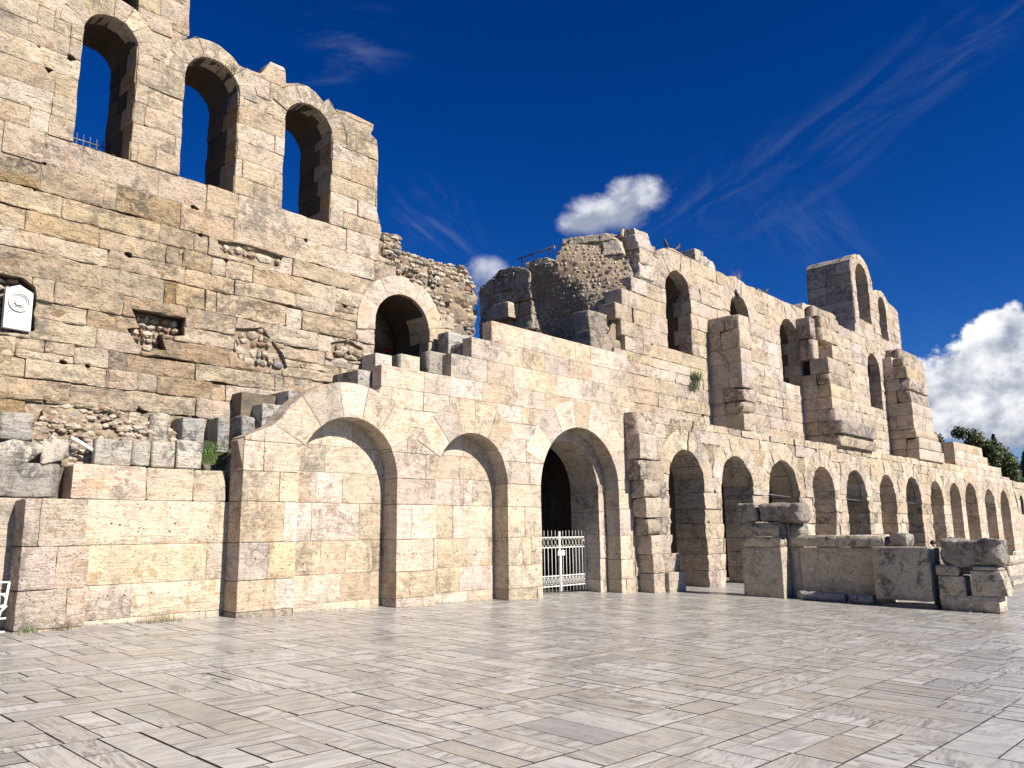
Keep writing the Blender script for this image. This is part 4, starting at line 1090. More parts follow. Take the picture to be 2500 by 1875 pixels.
link('rubble_core', s[0], s[1], M['core'], tx, smooth=s[2])
rubble(tx, frameX(21.0), tpw, [], .15, rng, lambda y, z: leanT(y, z)+.02, dens=.97, flatw=.075)
TC = _p([(.52, .435, .33), (.55, .47, .365), (.48, .40, .30), (.52, .465, .38)])
pA = wob([PX(*q, X1) for q in ((1172, 850), (1168, 715), (1185, 696), (1201, 680), (1220, 657), (1258, 649), (1275, 652), (1302, 668), (1330, 692), (1326, 730), (1300, 742), (1296, 800), (1240, 850))], .05, .15, 6)
lay(tx, frameX(X1), courses(18.6, 21.9, [7.6, 8.3, 8.85, 9.35, 9.9, 10.5, 11.1, 11.8], .5, 1.3, rng, .1), [], [pA], 1.1, M['rock'], TC, rng, gap=.006, grid=.10, amp=.05, proud=.06, wobble=.03, cut=.03, name='facing_block', flip=True, back=True, bev=.02, sidestep=2)
X2 = 21.35
pB = wob([PX(*q, X2) for q in ((1282, 700), (1283, 640), (1332, 627), (1350, 634), (1356, 655), (1361, 578), (1440, 551), (1462, 566), (1470, 600), (1440, 625), (1436, 660), (1390, 690), (1340, 705))], .03, .15, 7)
lay(tx, frameX(X2), courses(15.5, 19.6, [10.2, 10.75, 11.3, 11.85, 12.35, 12.9], .7, 1.5, rng, .05), [], [pB], 1.4, M['grey'], TC, rng, gap=.006, grid=.10, amp=.03, proud=.05, wobble=.02, cut=.03, name='facing_block', flip=True, back=True, bev=.02, sidestep=2, lean=lambda y, z: max(0, 18.2-y)*.5)
X3 = 22.9
pC = wob([PX(*q, X3) for q in ((1470, 640), (1468, 575), (1515, 578), (1519, 560), (1545, 556), (1556, 590), (1600, 612), (1604, 690), (1560, 690), (1500, 672))], .03, .15, 8)
lay(tx, frameX(X3), courses(15.2, 18.0, [10.4, 10.95, 11.5, 12.05, 12.6, 13.2], .4, .9, rng, .1), [], [pC], .9, M['old'], TC, rng, gap=.006, grid=.10, amp=.03, proud=.05, wobble=.02, cut=.03, name='facing_block', flip=True, back=True, bev=.02, sidestep=2)
def tb(y0, y1, z0, z1, x0, x1, mm='grey', ch=.2, c_=(.42, .36, .28)):
    rough_box('facing_block', x0, x1, y0, y1, z0, z1, M[mm], tx, c_, amp=.03, chip=ch, rnd_=.02)
tb(19.3, 20.2, 9.3, 9.85, 20.45, 21.4, 'old', .1, (.46, .39, .30))
tb(15.6, 16.3, 8.1, 8.8, 20.4, 21.6, 'rock', .3, (.38, .33, .27)); tb(15.4, 16.2, 7.4, 8.05, 20.2, 21.4, 'rock', .3, (.42, .36, .29)); tb(15.4, 16.0, 6.8, 7.4, 20.3, 21.4, 'rock', .3, (.42, .36, .29))
# blocks bonding the upper wall into the torn end
for (x0, x1, z0, z1) in ((23.1, 24.1, 10.36, 10.92), (22.5, 23.4, 9.8, 10.35), (21.9, 23.0, 9.2, 9.78), (21.8, 22.6, 8.13, 8.65), (21.5, 22.4, 8.65, 9.2)):
    rough_box('facing_block', x0-.05, x1, 15.27, 16.0, z0, z1, M['old'], tx, tone(rng, PALE), amp=.015, rnd_=.02)
rl = empty('safety_railing', (21.2, 19.5, 11.5), 'thin rusty pipe railing on top of the torn cross wall', 'railing')
RX = 22.2
def rp_(px, py): y_, z_ = PX(px, py, RX); return (RX, y_, z_)
b = Buf(); b.tube([rp_(1264, 633), rp_(1356, 600)], .03); b.build('top_rail', M['rusty'], rl)
for a_, b_ in (((1274, 652), (1274, 631)), ((1340, 690), (1341, 606))):
    b = Buf(); b.tube([rp_(*a_), rp_(*b_)], .025); b.build('post', M['grey_metal'], rl)
b = Buf(); b.tube([rp_(1274, 638), rp_(1285, 640), rp_(1291, 622), rp_(1304, 626)], .025); b.build('bracket', M['grey_metal'], rl)
b = Buf(); b.tube([rp_(1344, 615), rp_(1351, 618), rp_(1355, 599)], .025); b.build('bracket', M['grey_metal'], rl)

# ------------------------------------------------------------ cross wall of pier, slabs and stacked blocks on the right
rng = random.Random(67)
EX = 21.85
def ex(name, pl, pr, yt, yb, m, color, parent=None, x0=EX, dx=.55, label=None, cat='stone block', group=None, ymin=None, **kw):
    ya = PX(pl, (yt+yb)/2, x0)[0]; yc = PX(pr, (yt+yb)/2, x0)[0]
    z1 = PX(pr, yt, x0)[1]; z0 = PX(pr, yb, x0)[1]
    o = rough_box(name, x0, x0+dx, yc, ya, z0, z1, m, parent, color, **kw)
    if parent is None: tag(o, label, cat, group)
    return o
ew = empty('end_wall', (22, 9, -.3), 'low shaded wall of upright slabs with a coping, joined to the square pier', 'wall')
C1, C2 = (.53, .465, .36), (.50, .44, .34)
pr_ = empty('square_pier', (22, 10.8, -.3), 'square stone pier with a blackened broken capital in front of the arcade', 'pier')
ex('base_block', 1814, 1911, 1336, 1462, M['old'], C1, pr_, dx=.60, amp=.008, rnd_=.012)
ex('collar_block', 1810, 1905, 1311, 1335, M['grey'], C1, pr_, dx=.60, amp=.01, rnd_=.012)
ex('neck_block', 1806, 1900, 1275, 1310, M['grey'], (.36, .33, .28), pr_, dx=.62, amp=.02, rnd_=.015)
ex('neck_block', 1924, 1955, 1275, 1310, M['grey'], (.30, .28, .25), pr_, x0=22.3, dx=.5, amp=.03)
ex('capital_stone', 1797, 1846, 1229, 1274, M['rock'], (.40, .37, .31), pr_, dx=.6, amp=.05, rnd_=.05, chip=.2, step=.06, nsc=3.2)
ex('capital_stone', 1851, 1955, 1227, 1274, M['rock'], (.34, .31, .265), pr_, dx=.75, amp=.06, rnd_=.09, chip=.2, step=.06, nsc=3.2)
WX = 22.42
for (a, b_) in ((1929, 1957), (1957, 2002), (2002, 2175)):
    ex('upright_slab', a, b_, 1337, 1475, M['clean'], tone(rng, [C2]), ew, x0=WX, dx=.35, amp=.006, rnd_=.01)
for (a, b_) in ((1921, 1932), (1932, 2041), (2041, 2157)):
    ex('coping_block', a, b_, 1306, 1336, M['grey'], C1, ew, x0=WX-.1, dx=.6, amp=.010, rnd_=.010, chip=.06)
ex('coping_block', 2166, 2215, 1304, 1338, M['rock'], (.50, .46, .38), ew, x0=WX-.05, dx=.6, amp=.04, chip=.3)
g4 = 'blocks stacked at the near end of the end wall'
ex('stone_block', 2133, 2272, 1336, 1471, M['grey'], (.45, .405, .33), None, dx=.5, amp=.010, rnd_=.012, chip=.08, label='large upright block raised on small stones, left of the stacked blocks', group=g4)
ex('stone_block', 2273, 2298, 1336, 1478, M['grey'], (.30, .27, .23), None, x0=22.4, dx=.4, amp=.02, label='tall thin slab wedged in shade behind the large upright block', group=g4)
ex('stone_block', 2158, 2290, 1476, 1490, M['old'], (.34, .29, .20), None, x0=21.95, dx=.4, amp=.02, label='flat low course of stones under the large upright block', group=g4)
ex('stone_block', 2293, 2441, 1458, 1497, M['clean'], (.55, .485, .375), None, dx=.75, amp=.010, rnd_=.012, chip=.10, label='longest block, on the paving, under the stack at the near end', group=g4)
ex('stone_block', 2291, 2356, 1407, 1456, M['grey'], (.53, .47, .36), None, dx=.6, amp=.02, rnd_=.03, label='rounded block at the lower left of the stack', group=g4)
ex('stone_block', 2371, 2445, 1395, 1457, M['grey'], (.52, .46, .36), None, dx=.62, amp=.02, rnd_=.02, label='wedge-shaped block at the lower right of the stack', group=g4, taper=lambda p, sx, sy, sz: Vector((p.x, p.y-(.12 if p.y < 0 else 0)*(1-p.z/sz)*.5, p.z)))
ex('stone_block', 2283, 2340, 1381, 1406, M['old'], (.47, .43, .35), None, dx=.6, amp=.02, label='small flat stone at the left, under the rugged top boulder', group=g4)
ex('stone_block', 2372, 2440, 1384, 1394, M['old'], (.48, .45, .38), None, dx=.6, amp=.015, label='thin flat stone on top of the wedge-shaped block', group=g4)
ex('stone_block', 2341, 2375, 1384, 1404, M['old'], (.35, .32, .27), None, x0=22.1, dx=.4, amp=.02, label='shaded filler stone between the two flat stones', group=g4)
ex('stone_block', 2297, 2447, 1318, 1386, M['rock'], (.40, .37, .32), None, dx=.75, amp=.11, rnd_=.04, chip=.5, step=.07, nsc=2.6, label='large rugged grey boulder on top of the stack', group=g4)
# two column drums lying against the wall foot
for k, (a, b_, lab) in enumerate(((1948, 2064, 'longer grey column fragment lying at the foot of the end wall'), (2076, 2132, 'shorter grey column fragment lying at the foot of the end wall'))):
    ya, yc = PX(a, 1455+k*10, 21.95)[0], PX(b_, 1468, 21.95)[0]
    gzz = gz(22.0, ya)+.11
    b = Buf(); n_ = 9
    b.tube([(22.0+.01*math.sin(i), ya+(yc-ya)*i/n_, gzz+gz(0, yc-ya)*i/n_) for i in range(n_+1)], [.12+.012*math.sin(i*2.3+k) for i in range(n_+1)], 16)
    tag(b.build('column_fragment', M['grey'], None, (.33, .33, .32)), lab, 'column fragment', 'column fragments on the paving')
# further stacks by the right edge
g5 = 'squared blocks lying beyond the end wall at the right edge'
for (pc, pr2, yt, yb, Yf, lab) in ((2474, 2512, 1417, 1434, 6.4, 'small squared block lying alone on the paving at the right edge'), (2463, 2520, 1383, 1412, 7.6, 'big squared block near the right edge, bottom of the pair'), (2462, 2510, 1358, 1382, 7.7, 'block on top of the big squared block near the right edge'), (2440, 2462, 1370, 1420, 8.6, 'pale block half hidden behind the stack at the right edge')):
    bpx('stone_block', pc-12, pc, pr2, yt, yb, Yf, M['old'], (.48, .44, .36), lab, group=g5, amp=.02)
# ------------------------------------------------------------ far arcade at the right edge
rng = random.Random(71)
fa = empty('distant_arcade', (90, 15.3, -1), 'distant two-level ruined arcade with narrow arches at the right edge of the view', 'arcade')
FY = 17.0
wl, z_ = PY(2440, 1180, FY); wr = wl+70
xs = [PY(p, 1250, FY)[0] for p in (2471, 2484, 2498, 2513, 2530, 2549)]
zt = PY(2455, 1172, FY)[1]; zb = PY(2475, 1255, FY)[1]; za = PY(2470, 1190, FY)[1]
fo = [wob(arch(x_, (xs[1]-xs[0])*.27, za-1.2, zb, 10), .05, .5, x_) for x_ in xs]
freg = wob([(wl, -3), (wr, -3), (wr, zt), (wl, zt)], .15, .8, 3)
lay(fa, frameY(FY), courses(wl, xs[-1]+5, [-3, -1, 0, 1, 2, 3, 4, 5, 6, 7, 8, 9], 2.0, 4.0, rng), fo, [freg], 1.5, M['old'], PALE, rng, gap=.02, grid=.7, amp=.05, wobble=.03)
core(fa, frameY(FY), [(wl, -3), (wr, -3), (wr, zt-.2), (wl, zt-.2)], fo, [], .1, 1.4, M['mortar'])
b = Buf(); b.box(wl, wr, FY+3, FY+4, -3, zt-.5); b.build('back_wall', M['core'], fa)
for (p0, p1, yt) in ((2473, 2520, 1256),):
    x0, z1 = PY(p0, yt, 14.6); x1 = PY(p1, yt, 14.6)[0]
    rough_box('front_pier', x0, x1, 14.6, 16.5, -2, z1, M['old'], fa, CREAM[0], amp=.05, step=.6)
# ------------------------------------------------------------ gate and metalwork
rng = random.Random(81)
GY = AW+1.05
gx0, gx1, gxm = 16.28, 19.10, PY(1367, 1400, AW+1.05)[0]
gzb = gz(17.7, GY)+.05; gzt = PY(1367, 1297, GY)[1]
gt = empty('entrance_gate', (17.7, GY, gzb), 'closed white iron double gate of thin bars with a ring frieze in the dark gateway', 'gate')
def leaf(x0, x1):
    lf = Buf()
    for z in (gzt-.17, gzt-.45, gzb+.42, gzb+.14): lf.box(x0, x1, GY-.015, GY+.015, z-.014, z+.014)
    lf.box(x0, x0+.03, GY-.02, GY+.02, gzb-.02, gzt); lf.box(x1-.03, x1, GY-.02, GY+.02, gzb-.02, gzt)
    fr = lf.build('gate_leaf', M['white_metal'], gt)
    n = int(round((x1-x0)/.155))
    for i in range(1, n):
        x_ = x0+(x1-x0)*i/n
        b = Buf(); b.tube([(x_, GY, gzb-.02), (x_, GY, gzt-.45)], .009, 6); b.tube([(x_, GY, gzt-.17), (x_, GY, gzt-.02), (x_, GY, gzt+.03)], [.009, .009, .002], 6)
        b.build('bar', M['white_metal'], fr)
    for i in range(n):
        x_ = x0+(x1-x0)*(i+.5)/n
        b = Buf(); b.tube([(x_+.062*math.cos(a*math.pi/8), GY, gzt-.31+.11*math.sin(a*math.pi/8)) for a in range(16)], .0075, 6, True)
        b.build('ring', M['white_metal'], fr)
        b = Buf(); h = (x1-x0)/n/2
        b.tube([(x_-h, GY, gzb+.16), (x_+h, GY, gzb+.40)], .008, 5); b.tube([(x_-h, GY+.01, gzb+.40), (x_+h, GY+.01, gzb+.16)], .008, 5)
        b.tube([(x_+.05*math.cos(a*math.pi/6), GY-.01, gzb+.28+.09*math.sin(a*math.pi/6)) for a in range(12)], .007, 5, True)
        b.build('cross_scroll', M['white_metal'], fr)
leaf(gx0, gxm-.01); leaf(gxm+.01, gx1)
b = Buf(); b.box(gxm-.13, gxm+.16, GY-.07, GY-.02, gzb+.98, gzb+1.12); b.box(gxm-.03, gxm+.03, GY-.05, GY-.02, gzb, gzb+.98); b.build('lock_box', M['white_metal'], gt)
b = Buf(); b.tube([(gx1+.06, GY, gzb-.05), (gx1+.06, GY, gzt-.38)], .03, 8); b.tube([(gx1+.06, GY, gzt-.38), (gx1-.1, GY, gzt-.25)], .02, 8); b.build('gate_post', M['white_metal'], gt)
b = Buf(); b.tube([(gx1+.06, GY, gzt-.42), (gx1+.9, GY-.55, gzt-.40)], .018, 8); b.build('stay_bar', M['white_metal'], gt)

# fence panel at the left edge
fy = 13.0
fxr, fzt = PY(23, 1421, fy); fn = empty('fence_panel', (2.6, fy, 0), 'white iron fence panel with a ring frieze cut by the left edge of the view', 'fence')
zg = gz(3, fy)
b = Buf()
for z in (fzt, fzt-.16, fzt-.33, zg+.30, zg+.12): b.tube([(1.4, fy, z), (fxr, fy, z)], .016, 6)
b.tube([(fxr, fy, fzt), (fxr-.03, fy, fzt-.35), (fxr-.12, fy, zg+.35), (fxr-.14, fy, zg)], .018, 8); b.tube([(1.4, fy, zg), (1.4, fy, fzt)], .018, 8)
b.build('frame', M['white_metal'], fn)
x_ = fxr-.10
while x_ > 1.5:
    b = Buf(); b.tube([(x_+.075*math.cos(a*math.pi/8), fy, fzt-.245+.08*math.sin(a*math.pi/8)) for a in range(16)], .010, 6, True); b.build('ring', M['white_metal'], fn)
    for o_ in (-.05, .05):
        b = Buf(); b.tube([(x_+o_, fy, fzt-.33), (x_+o_-.08, fy, zg+.12)], .009, 6); b.build('bar', M['white_metal'], fn)
    x_ -= .165
# railing in the first high window
rl2 = empty('window_railing', (5.1, 16.4, 8.8), 'thin grey metal railing in the sill of the leftmost high window', 'railing')
b = Buf(); b.tube([(4.5, 16.5, 9.45), (5.6, 16.5, 9.45)], .014, 6); b.build('top_rail', M['grey_metal'], rl2)
for k in range(9):
    b = Buf(); b.tube([(4.55+k*.125, 16.5, 8.75), (4.55+k*.125, 16.5, 9.58)], .010, 5); b.build('bar', M['grey_metal'], rl2)
# fences under the last arches
fn2 = empty('barrier_fence', (66, 12.9, -1.3), 'low pale metal barrier standing before the last arches of the arcade', 'fence')
b = Buf()
for x0 in (62.5, 66.6):
    for z in (-.1, -1.0): b.tube([(x0, 13.0, z), (x0+3, 13.0, z)], .03, 5)
    for k in range(9): b.tube([(x0+k*.375, 13.0, -1.3), (x0+k*.375, 13.0, -.1)], .02, 5)
b.build('frame', M['white_metal'], fn2)
# white pipe
p0, p1 = PY(186, 1073, 14.62), PY(232, 1102, 14.62)
b = Buf(); b.tube([(p0[0]-.05, 14.72, p0[1]+.03), (p0[0], 14.66, p0[1]), (p1[0]+.03, 14.62, p1[1]-.02)], .035, 12)
tag(b.build('drain_pipe', M['pvc']), 'white plastic pipe poking out between the blocks on the low wall', 'pipe')

# plaque with its relief medallion
pq = empty('memorial_plaque', (3.9, HW, 5.1), 'white marble plaque with a round carved emblem in a niche of the high wall', 'plaque')
pp = [PY(5, 799, HW), PY(72, 811, HW), PY(80, 718, HW), PY(47, 697, HW), PY(13, 704, HW)]
s = slab(frameY(HW-.05), pp, .12, (), (), .2, 0, .0, .004, back=True)
link('tablet', s[0], s[1], M['plaque'], pq)
mc = PY(47, 738, HW-.05)
def ringm(r0, r1, hgt, name):
    b = Buf(); n_ = 28
    V = []; F = []
    for i in range(n_):
        a = 2*math.pi*i/n_
        for rr, w_ in ((r0, 0), (r0, -hgt), (r1, -hgt), (r1, 0)): V.append((mc[0]+rr*math.cos(a), HW-.05+w_+.002, mc[1]+rr*math.sin(a)*1.02))
    for i in range(n_):
        j = (i+1) % n_
        for k in range(3): F.append((i*4+k, i*4+k+1, j*4+k+1, j*4+k))
    b.add(V, [f[::-1] for f in F]); return b.build(name, M['plaque'], pq)
ringm(.145, .165, .030, 'medallion_rim'); ringm(.118, .130, .020, 'medallion_rim')
em = Buf()
em.box(mc[0]-.075, mc[0]+.075, HW-.078, HW-.045, mc[1]-.03, mc[1]+.045); em.box(mc[0]-.05, mc[0]+.05, HW-.088, HW-.045, mc[1]-.055, mc[1]+.02)
for k in range(7): em.tube([(mc[0]-.08+.027*k, HW-.055, mc[1]-.07-.012*math.sin(k*.52)), (mc[0]-.06+.027*k, HW-.055, mc[1]-.078)], .012, 6)
for k in range(5): em.tube([(mc[0]-.045+.022*k, HW-.055, mc[1]+.055), (mc[0]-.045+.022*k, HW-.055, mc[1]+.078)], .009, 6)
em.build('carved_emblem', M['plaque'], pq)

# ------------------------------------------------------------ vegetation
def tuft(name, pts, h, n, m, label, cat, group=None, kind=None, spread=.05, wdt=.006, seed=1):
    rg = random.Random(seed); b = Buf()
    for (x_, y_, z_) in pts:
        for k in range(n):
            a = rg.uniform(0, 6.28); L_ = h*rg.uniform(.5, 1.2); px_ = x_+rg.gauss(0, spread); py_ = y_+rg.gauss(0, spread*.6)
            dx, dy = math.cos(a)*L_*rg.uniform(.1, .7), math.sin(a)*L_*rg.uniform(.1, .5)
            w2 = wdt*rg.uniform(.6, 1.6)
            b.add([(px_-w2, py_, z_), (px_+w2, py_, z_), (px_+dx*.5+w2*.6, py_+dy*.5, z_+L_*.7), (px_+dx, py_+dy, z_+L_), (px_+dx*.5-w2*.6, py_+dy*.5, z_+L_*.7)], [(0, 1, 2, 4), (4, 2, 3)])
    o = b.build(name, m); tag(o, label, cat, group, kind or 'stuff'); return o
rg = random.Random(3)
pts = []
for k in range(170):
    px_, py_ = rg.uniform(496, 560), rg.uniform(1080, 1143)
    xx, zz = PY(px_, py_, 14.75); pts.append((xx, 14.95-(zz-2.75)*.1-rg.uniform(0, .35)*(3.05-zz), zz-.03))
tuft('grass_clump', pts, .10, 26, M['grass'], 'bright green clump of grass and weeds between the row of blocks and the first arch', 'grass', kind='stuff', seed=4)
b = Buf()
bx, bz = PY(496, 1145, 14.8)
s = slab(frameY(14.75), wob([(bx, 2.7), (7.65, 2.7), (7.6, 3.2), (bx+.05, 3.15)], .05, .1, 3), .5, (), (), .1, 0, .08, .02, nsc=3, inset=0, lean=lambda u, v: (v-2.7)*.6)
link('earth_bank', s[0], s[1], M['dirt'], tf, smooth=s[2])
k = 0
for (px_, py_, lab) in ((360, 1521, 'dry weeds at the foot of the low wall, left of the longest tuft'), (385, 1519, 'tallest dry weed stalks at the foot of the low wall'), (420, 1517, 'dry weeds at the foot of the low wall near the first pilaster'), (150, 1537, 'dry grass at the foot of the left pier'), (60, 1543, 'green weeds in the corner of the left pier')):
    g_ = G(px_, py_)
    tuft('weed_tuft', [(g_.x+rg.uniform(-.15, .15), min(g_.y-.02, (13.9 if px_ < 230 else 14.40)), g_.z) for _ in range(7)], .10 if k != 1 else .2, 7, M['grass'] if k == 4 else M['dry'], lab, 'weeds', 'weeds growing at the wall foot', seed=20+k, wdt=.003); k += 1
g_ = G(12, 1590)
tuft('weed_tuft', [(3.0+rg.uniform(-.2, .25), 13.0, gz(3, 13)) for _ in range(14)], .10, 14, M['leaf'], 'green weeds under the white fence panel at the left edge', 'weeds', seed=31)
x_, z_ = PY(1694, 935, HW)
tuft('hanging_shrub', [(x_+rg.uniform(-.25, .25), HW-.08, z_+rg.uniform(-.35, .3)) for _ in range(16)], .28, 14, M['leaf'], 'green caper shrub growing out of the upper wall under the first window', 'shrub', seed=33, spread=.12, wdt=.014)
x_, z_ = PY(1815, 678, HW)
tuft('dry_shrub', [(x_, HW+.3, z_-.3)], .7, 40, M['dry'], 'dry leafless shrub on the ridge above the second upper window', 'shrub', seed=35, spread=.12, wdt=.008)
x_, z_ = PY(580, 165, HW)
tuft('ledge_weeds', [(x_+rg.uniform(-.2, .5), HW+.03, z_-.06-rg.uniform(0, .15)) for _ in range(12)], .14, 12, M['dry'], 'dark dry weeds in the broken ring of the middle high window', 'weeds', seed=36)

rg = random.Random(77); b = Buf()
for k in range(420):
    u = rg.uniform(3.2, 15.9); base_y = 13.95 if (u < 4.9 or 7.5 < u < 8.7 or 11.17 < u < 12.3 or 14.7 < u < 15.95) else 14.45
    if 11.17 < u < 12.3 or 14.7 < u < 15.95 or 7.5 < u < 8.7 or u < 4.9: pass
    y_ = base_y-.012-abs(rg.gauss(0, .05)); s_ = rg.choice((.004, .006, .008, .012, .018))
    stone(b, (u, y_, gz(u, y_)+s_*.4), s_, rg, (1, 1, .7))
for k in range(160):
    y_ = rg.uniform(4.2, 11.0); u = (21.83 if (y_ < 6.3 or y_ > 10.3) else 22.38)-.012-abs(rg.gauss(0, .06)); s_ = rg.choice((.006, .01, .014, .022))
    stone(b, (u, y_, gz(u, y_)+s_*.4), s_, rg, (1, 1, .7))
tag(b.build('stone_chips', M['rubble'], None, rnd=True), kind='stuff', label='small stone chips and grit gathered along the foot of the walls', cat='gravel')

def tree(name, x, y, z0, h, rad, m, label, shape, seed, n=1500, leaf=.35, cat='tree', group='trees on the hillside behind the ruin'):
    rg = random.Random(seed)
    e = empty(name, (x, y, z0), label, cat, group)
    b = Buf(); b.tube([(x, y, z0), (x+rg.uniform(-.2, .2), y, z0+h*.35), (x+rg.uniform(-.5, .5), y, z0+h*.75)], [h*.028, h*.02, h*.006], 8)
    for k in range(6):
        a = rg.uniform(0, 6.28); zz = z0+h*rg.uniform(.3, .6); b.tube([(x, y, zz), (x+rad*.6*math.cos(a), y+rad*.6*math.sin(a), zz+h*.18)], [h*.012, h*.004], 6)
    b.build('trunk', M['bark'], e)
    c_ = Buf()
    clumps = []
    if shape == 'pine':
        for k in range(26):
            a = rg.uniform(0, 6.28); rr = rad*math.sqrt(rg.random())*.85; zz = z0+h*(.42+.5*rg.random()*(1-(rr/rad)**2*.55))
            clumps.append((x+rr*math.cos(a), y+rr*math.sin(a), zz, rad*rg.uniform(.2, .38)))
    elif shape == 'cypress':
        for k in range(34):
            t_ = (k+.5)/34; rr = rad*(math.sin(math.pi*min(1, t_*.9+.12))**.7)*(1-t_*.35); a = rg.uniform(0, 6.28)
            clumps.append((x+rr*.35*math.cos(a), y+rr*.35*math.sin(a), z0+h*(.06+.92*t_), rr*.72+.12))
    else:
        for k in range(20):
            a = rg.uniform(0, 6.28); rr = rad*math.sqrt(rg.random()); clumps.append((x+rr*math.cos(a), y+rr*math.sin(a), z0+h*rg.uniform(.25, .85), rad*rg.uniform(.2, .4)))
    per = n//len(clumps)
    for (cx, cy, cz, cr) in clumps:
        for k in range(per):
            d = Vector((rg.gauss(0, 1), rg.gauss(0, 1), rg.gauss(0, .8))); d = d.normalized()*cr*rg.uniform(.45, 1.12)
            if shape == 'cypress': d.z *= 1.5
            p = Vector((cx, cy, cz))+d; L_ = leaf*rg.uniform(.5, 1.3)
            u_ = Vector((rg.gauss(0, 1), rg.gauss(0, 1), rg.gauss(0, 1))).normalized(); v_ = u_.cross(d.normalized()+Vector((.01, .02, .03))).normalized()
            c_.add([p-u_*L_*.5, p+v_*L_*.35, p+u_*L_*.5, p-v_*L_*.35], [(0, 1, 2, 3)])
    c_.build('crown', m, e)
def treepx(name, px, py_top, py_base, Y, radpx, *a, **k):
    x, z1 = PY(px, py_top, Y); z0 = PY(px, py_base, Y)[1]; x2 = PY(px+radpx, py_top, Y)[0]
    dist = math.hypot(x, Y); rad = radpx/FPX*dist*1.0
    tree(name, x, Y, z0, z1-z0, rad, *a, **k)
treepx('pine_tree', 2350, 1036, 1260, 50, 62, M['pine'], 'large round-headed green pine above the restored parapet', 'pine', 2, n=16000, leaf=.6)
treepx('pine_tree', 2410, 1075, 1260, 48, 50, M['pine'], 'lower olive-green pine beside the dark cypress', 'pine', 3, n=11000, leaf=.6)
treepx('pine_tree', 2290, 1042, 1260, 60, 30, M['olive'], 'grey-green tree at the left of the large pine, against the wall end', 'pine', 4, n=4000, leaf=.7)
treepx('cypress_tree', 2424, 1056, 1240, 52, 22, M['cypress'], 'tall dark pointed cypress right of the pines', 'cypress', 5, n=9000, leaf=.6)
treepx('cypress_tree', 2470, 1106, 1240, 55, 12, M['cypress'], 'small dark cypress with a thin tip near the right edge', 'cypress', 6, n=4000, leaf=.5)
treepx('cypress_tree', 2502, 1090, 1240, 55, 20, M['cypress'], 'ragged dark conifer cut by the right edge', 'cypress', 7, n=5000, leaf=.6)
treepx('cypress_tree', 2272, 1018, 1240, 62, 10, M['cypress'], 'thin conifer tip just showing beside the upper wall end', 'cypress', 12, n=2500, leaf=.45)
for k, (px_, yt) in enumerate(((2455, 1130), (2490, 1128), (2530, 1115), (2575, 1105))):
    treepx('broadleaf_tree', px_, yt, 1250, 58+3*k, 36, M['olive'], ['bushy brown-green tree between the tall cypress and the small one', 'bushy brown-green tree behind the distant arcade at the right edge', 'bushy tree just beyond the right edge', 'bushy tree farther beyond the right edge'][k], 'bush', 20+k, n=4000, leaf=.7)
xx, zz = PY(925, 850, 19.5)
tree('small_tree', xx, 19.5, zz-1.6, 2.3, .6, M['leaf'], 'small green tree glimpsed through the doorway arch', 'bush', 40, n=1200, leaf=.12, group=None)
xx, zz = PY(932, 858, 17.2)
b = Buf()
for k in range(30): stone(b, (xx+rg.uniform(-.1, .1), 17.0, zz+rg.uniform(-.05, .06)), .03, rg)
tag(b.build('red_flowers', M['red']), 'red flowers at the foot of the doorway arch', 'flowers')
# hill
vs = []; fs = []
NX, NY = 40, 16
for i in range(NX+1):
    for j in range(NY+1):
        x_ = -60+i*12.0; y_ = 26+j*14.0
        z_ = -2+max(0, (y_-28))*.075*(1+.3*math.sin(x_*.02))+2.0*noise.noise(Vector((x_*.02, y_*.02, 0)))-(1.5 if j == 0 else 0)
        vs.append((x_, y_, min(z_, 8.5) if y_ < 120 else z_*.5+2))
for i in range(NX):
    for j in range(NY): q = i*(NY+1)+j; fs.append((q, q+NY+1, q+NY+2, q+1))
tag(link('hillside', vs, fs, M['dirt'], smooth=True), kind='structure')

# ------------------------------------------------------------ birds
def skin_mesh(name, joints, edges, radii, m, parent=None, sub=1, root=0):
    me = bpy.data.meshes.new(name); me.from_pydata(joints, edges, []); o = bpy.data.objects.new(name, me); col.objects.link(o)
    md = o.modifiers.new('skin', 'SKIN'); md.use_smooth_shade = True
    for i, r_ in enumerate(radii): me.skin_vertices[0].data[i].radius = (r_, r_) if not hasattr(r_, '__len__') else r_
    me.skin_vertices[0].data[root].use_root = True
    if sub: s_ = o.modifiers.new('sub', 'SUBSURF'); s_.levels = sub; s_.render_levels = sub
    dg = bpy.context.evaluated_depsgraph_get(); ev = bpy.data.meshes.new_from_object(o.evaluated_get(dg))
    o.modifiers.clear(); o.data = ev; ev.materials.clear(); ev.materials.append(m)
    if parent is not None: o.parent = parent
    return o
def bird(px, py, Y, s, face, lab):
    x, z = PY(px, py, Y)
    J = [(0, 0, .10), (face*.06, 0, .16), (face*.09, 0, .22), (face*.10, 0, .27), (face*.145, 0, .262), (-face*.10, 0, .05), (-face*.20, 0, -.02), (.01, .02, .04), (.01, .03, -.04), (.01, -.02, .04), (.01, -.03, -.04)]
    E_ = [(0, 1), (1, 2), (2, 3), (3, 4), (0, 5), (5, 6), (0, 7), (7, 8), (0, 9), (9, 10)]
    Rr = [.062, .055, .032, .034, .008, .045, .018, .02, .007, .02, .007]
    o = skin_mesh('pigeon', [(a*s, b_*s, c_*s) for a, b_, c_ in J], E_, [r_*s for r_ in Rr], M['bird'])
    o.location = (x, Y, z); tag(o, lab, 'bird', 'pigeons perched on the ruin')
bird(1628, 607, HW+.4, 1.3, -1, 'dark pigeon on the crown of the first upper arch, left of the pair')
bird(1655, 613, HW+.4, 1.3, 1, 'dark pigeon on the crown of the first upper arch, right of the pair')
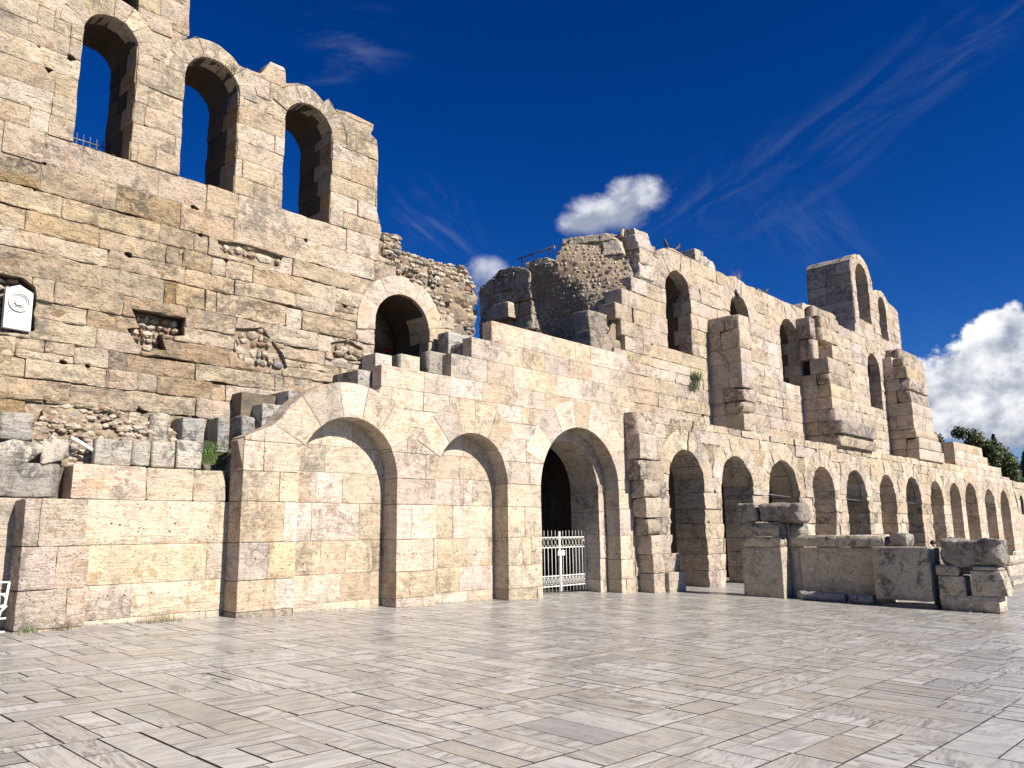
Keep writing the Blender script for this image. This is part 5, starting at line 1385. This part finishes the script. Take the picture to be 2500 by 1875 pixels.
bird(1801, 727, HW-.05, 1.2, -1, 'dark pigeon perched at the crown of the second upper window')
bird(1872, 716, HW+.4, 1.1, 1, 'small dark pigeon on the ridge left of the broken buttress top')

# ------------------------------------------------------------ person behind the blocks
d = ray(2278, 1321); t_ = 31.0/d.x; hp_ = Vector((d.x*t_, d.y*t_, 1.6+d.z*t_))
gzp = gz(hp_.x, hp_.y); H_ = max(1.5, min(1.85, hp_.z-gzp))
pe = empty('person', (hp_.x, hp_.y, gzp), 'dark-haired person in a dark jacket, only head and shoulders visible behind the stacked blocks', 'person')
k = H_/1.75
J = [(0, 0, .95), (0, 0, 1.12), (0, 0, 1.32), (0, 0, 1.46), (0, -.01, 1.55), (0, -.02, 1.66), (.17, 0, 1.40), (.24, 0, 1.14), (.22, -.10, .92), (-.17, 0, 1.40), (-.24, 0, 1.14), (-.22, -.10, .92), (.10, 0, .88), (.11, -.02, .50), (.11, .02, .09), (.11, -.13, .05), (-.10, 0, .88), (-.11, -.02, .50), (-.11, .02, .09), (-.11, -.13, .05), (.215, -.13, .84), (-.215, -.13, .84)]
E_ = [(0, 1), (1, 2), (2, 3), (3, 4), (4, 5), (2, 6), (6, 7), (7, 8), (2, 9), (9, 10), (10, 11), (0, 12), (12, 13), (13, 14), (14, 15), (0, 16), (16, 17), (17, 18), (18, 19), (8, 20), (11, 21)]
Rr = [.14, .13, .15, .06, .055, .095, .065, .05, .03, .065, .05, .03, .09, .06, .04, .035, .09, .06, .04, .035, .03, .03]
o = skin_mesh('body', [tuple(c_*k for c_ in j) for j in J], E_, [r_*k for r_ in Rr], M['skin'], pe, 1)
b = Buf(); V_, F_ = ico()
b.add([(v.x*.105*k, (v.y*.115+.015)*k, (v.z*.105+1.695)*k) for v in V_ if True], F_, 0, True); hr = b.build('hair', M['hair']); hr.parent = pe
J2 = [J[i] for i in (0, 1, 2, 6, 7, 8, 9, 10, 11)]
jk = skin_mesh('jacket', [tuple(c_*k for c_ in j) for j in J2], [(0, 1), (1, 2), (2, 3), (3, 4), (4, 5), (2, 6), (6, 7), (7, 8)], [r_*k for r_ in (.165, .15, .175, .085, .066, .045, .085, .066, .045)], M['coat'], pe, 1)
J3 = [J[i] for i in (0, 12, 13, 14, 16, 17, 18)]
tr_ = skin_mesh('trousers', [tuple(c_*k for c_ in j) for j in J3], [(0, 1), (1, 2), (2, 3), (0, 4), (4, 5), (5, 6)], [r_*k for r_ in (.155, .105, .075, .055, .105, .075, .055)], M['jeans'], pe, 1)

scene.render.engine = 'CYCLES'
scene.cycles.max_bounces = 6
scene.cycles.diffuse_bounces = 1
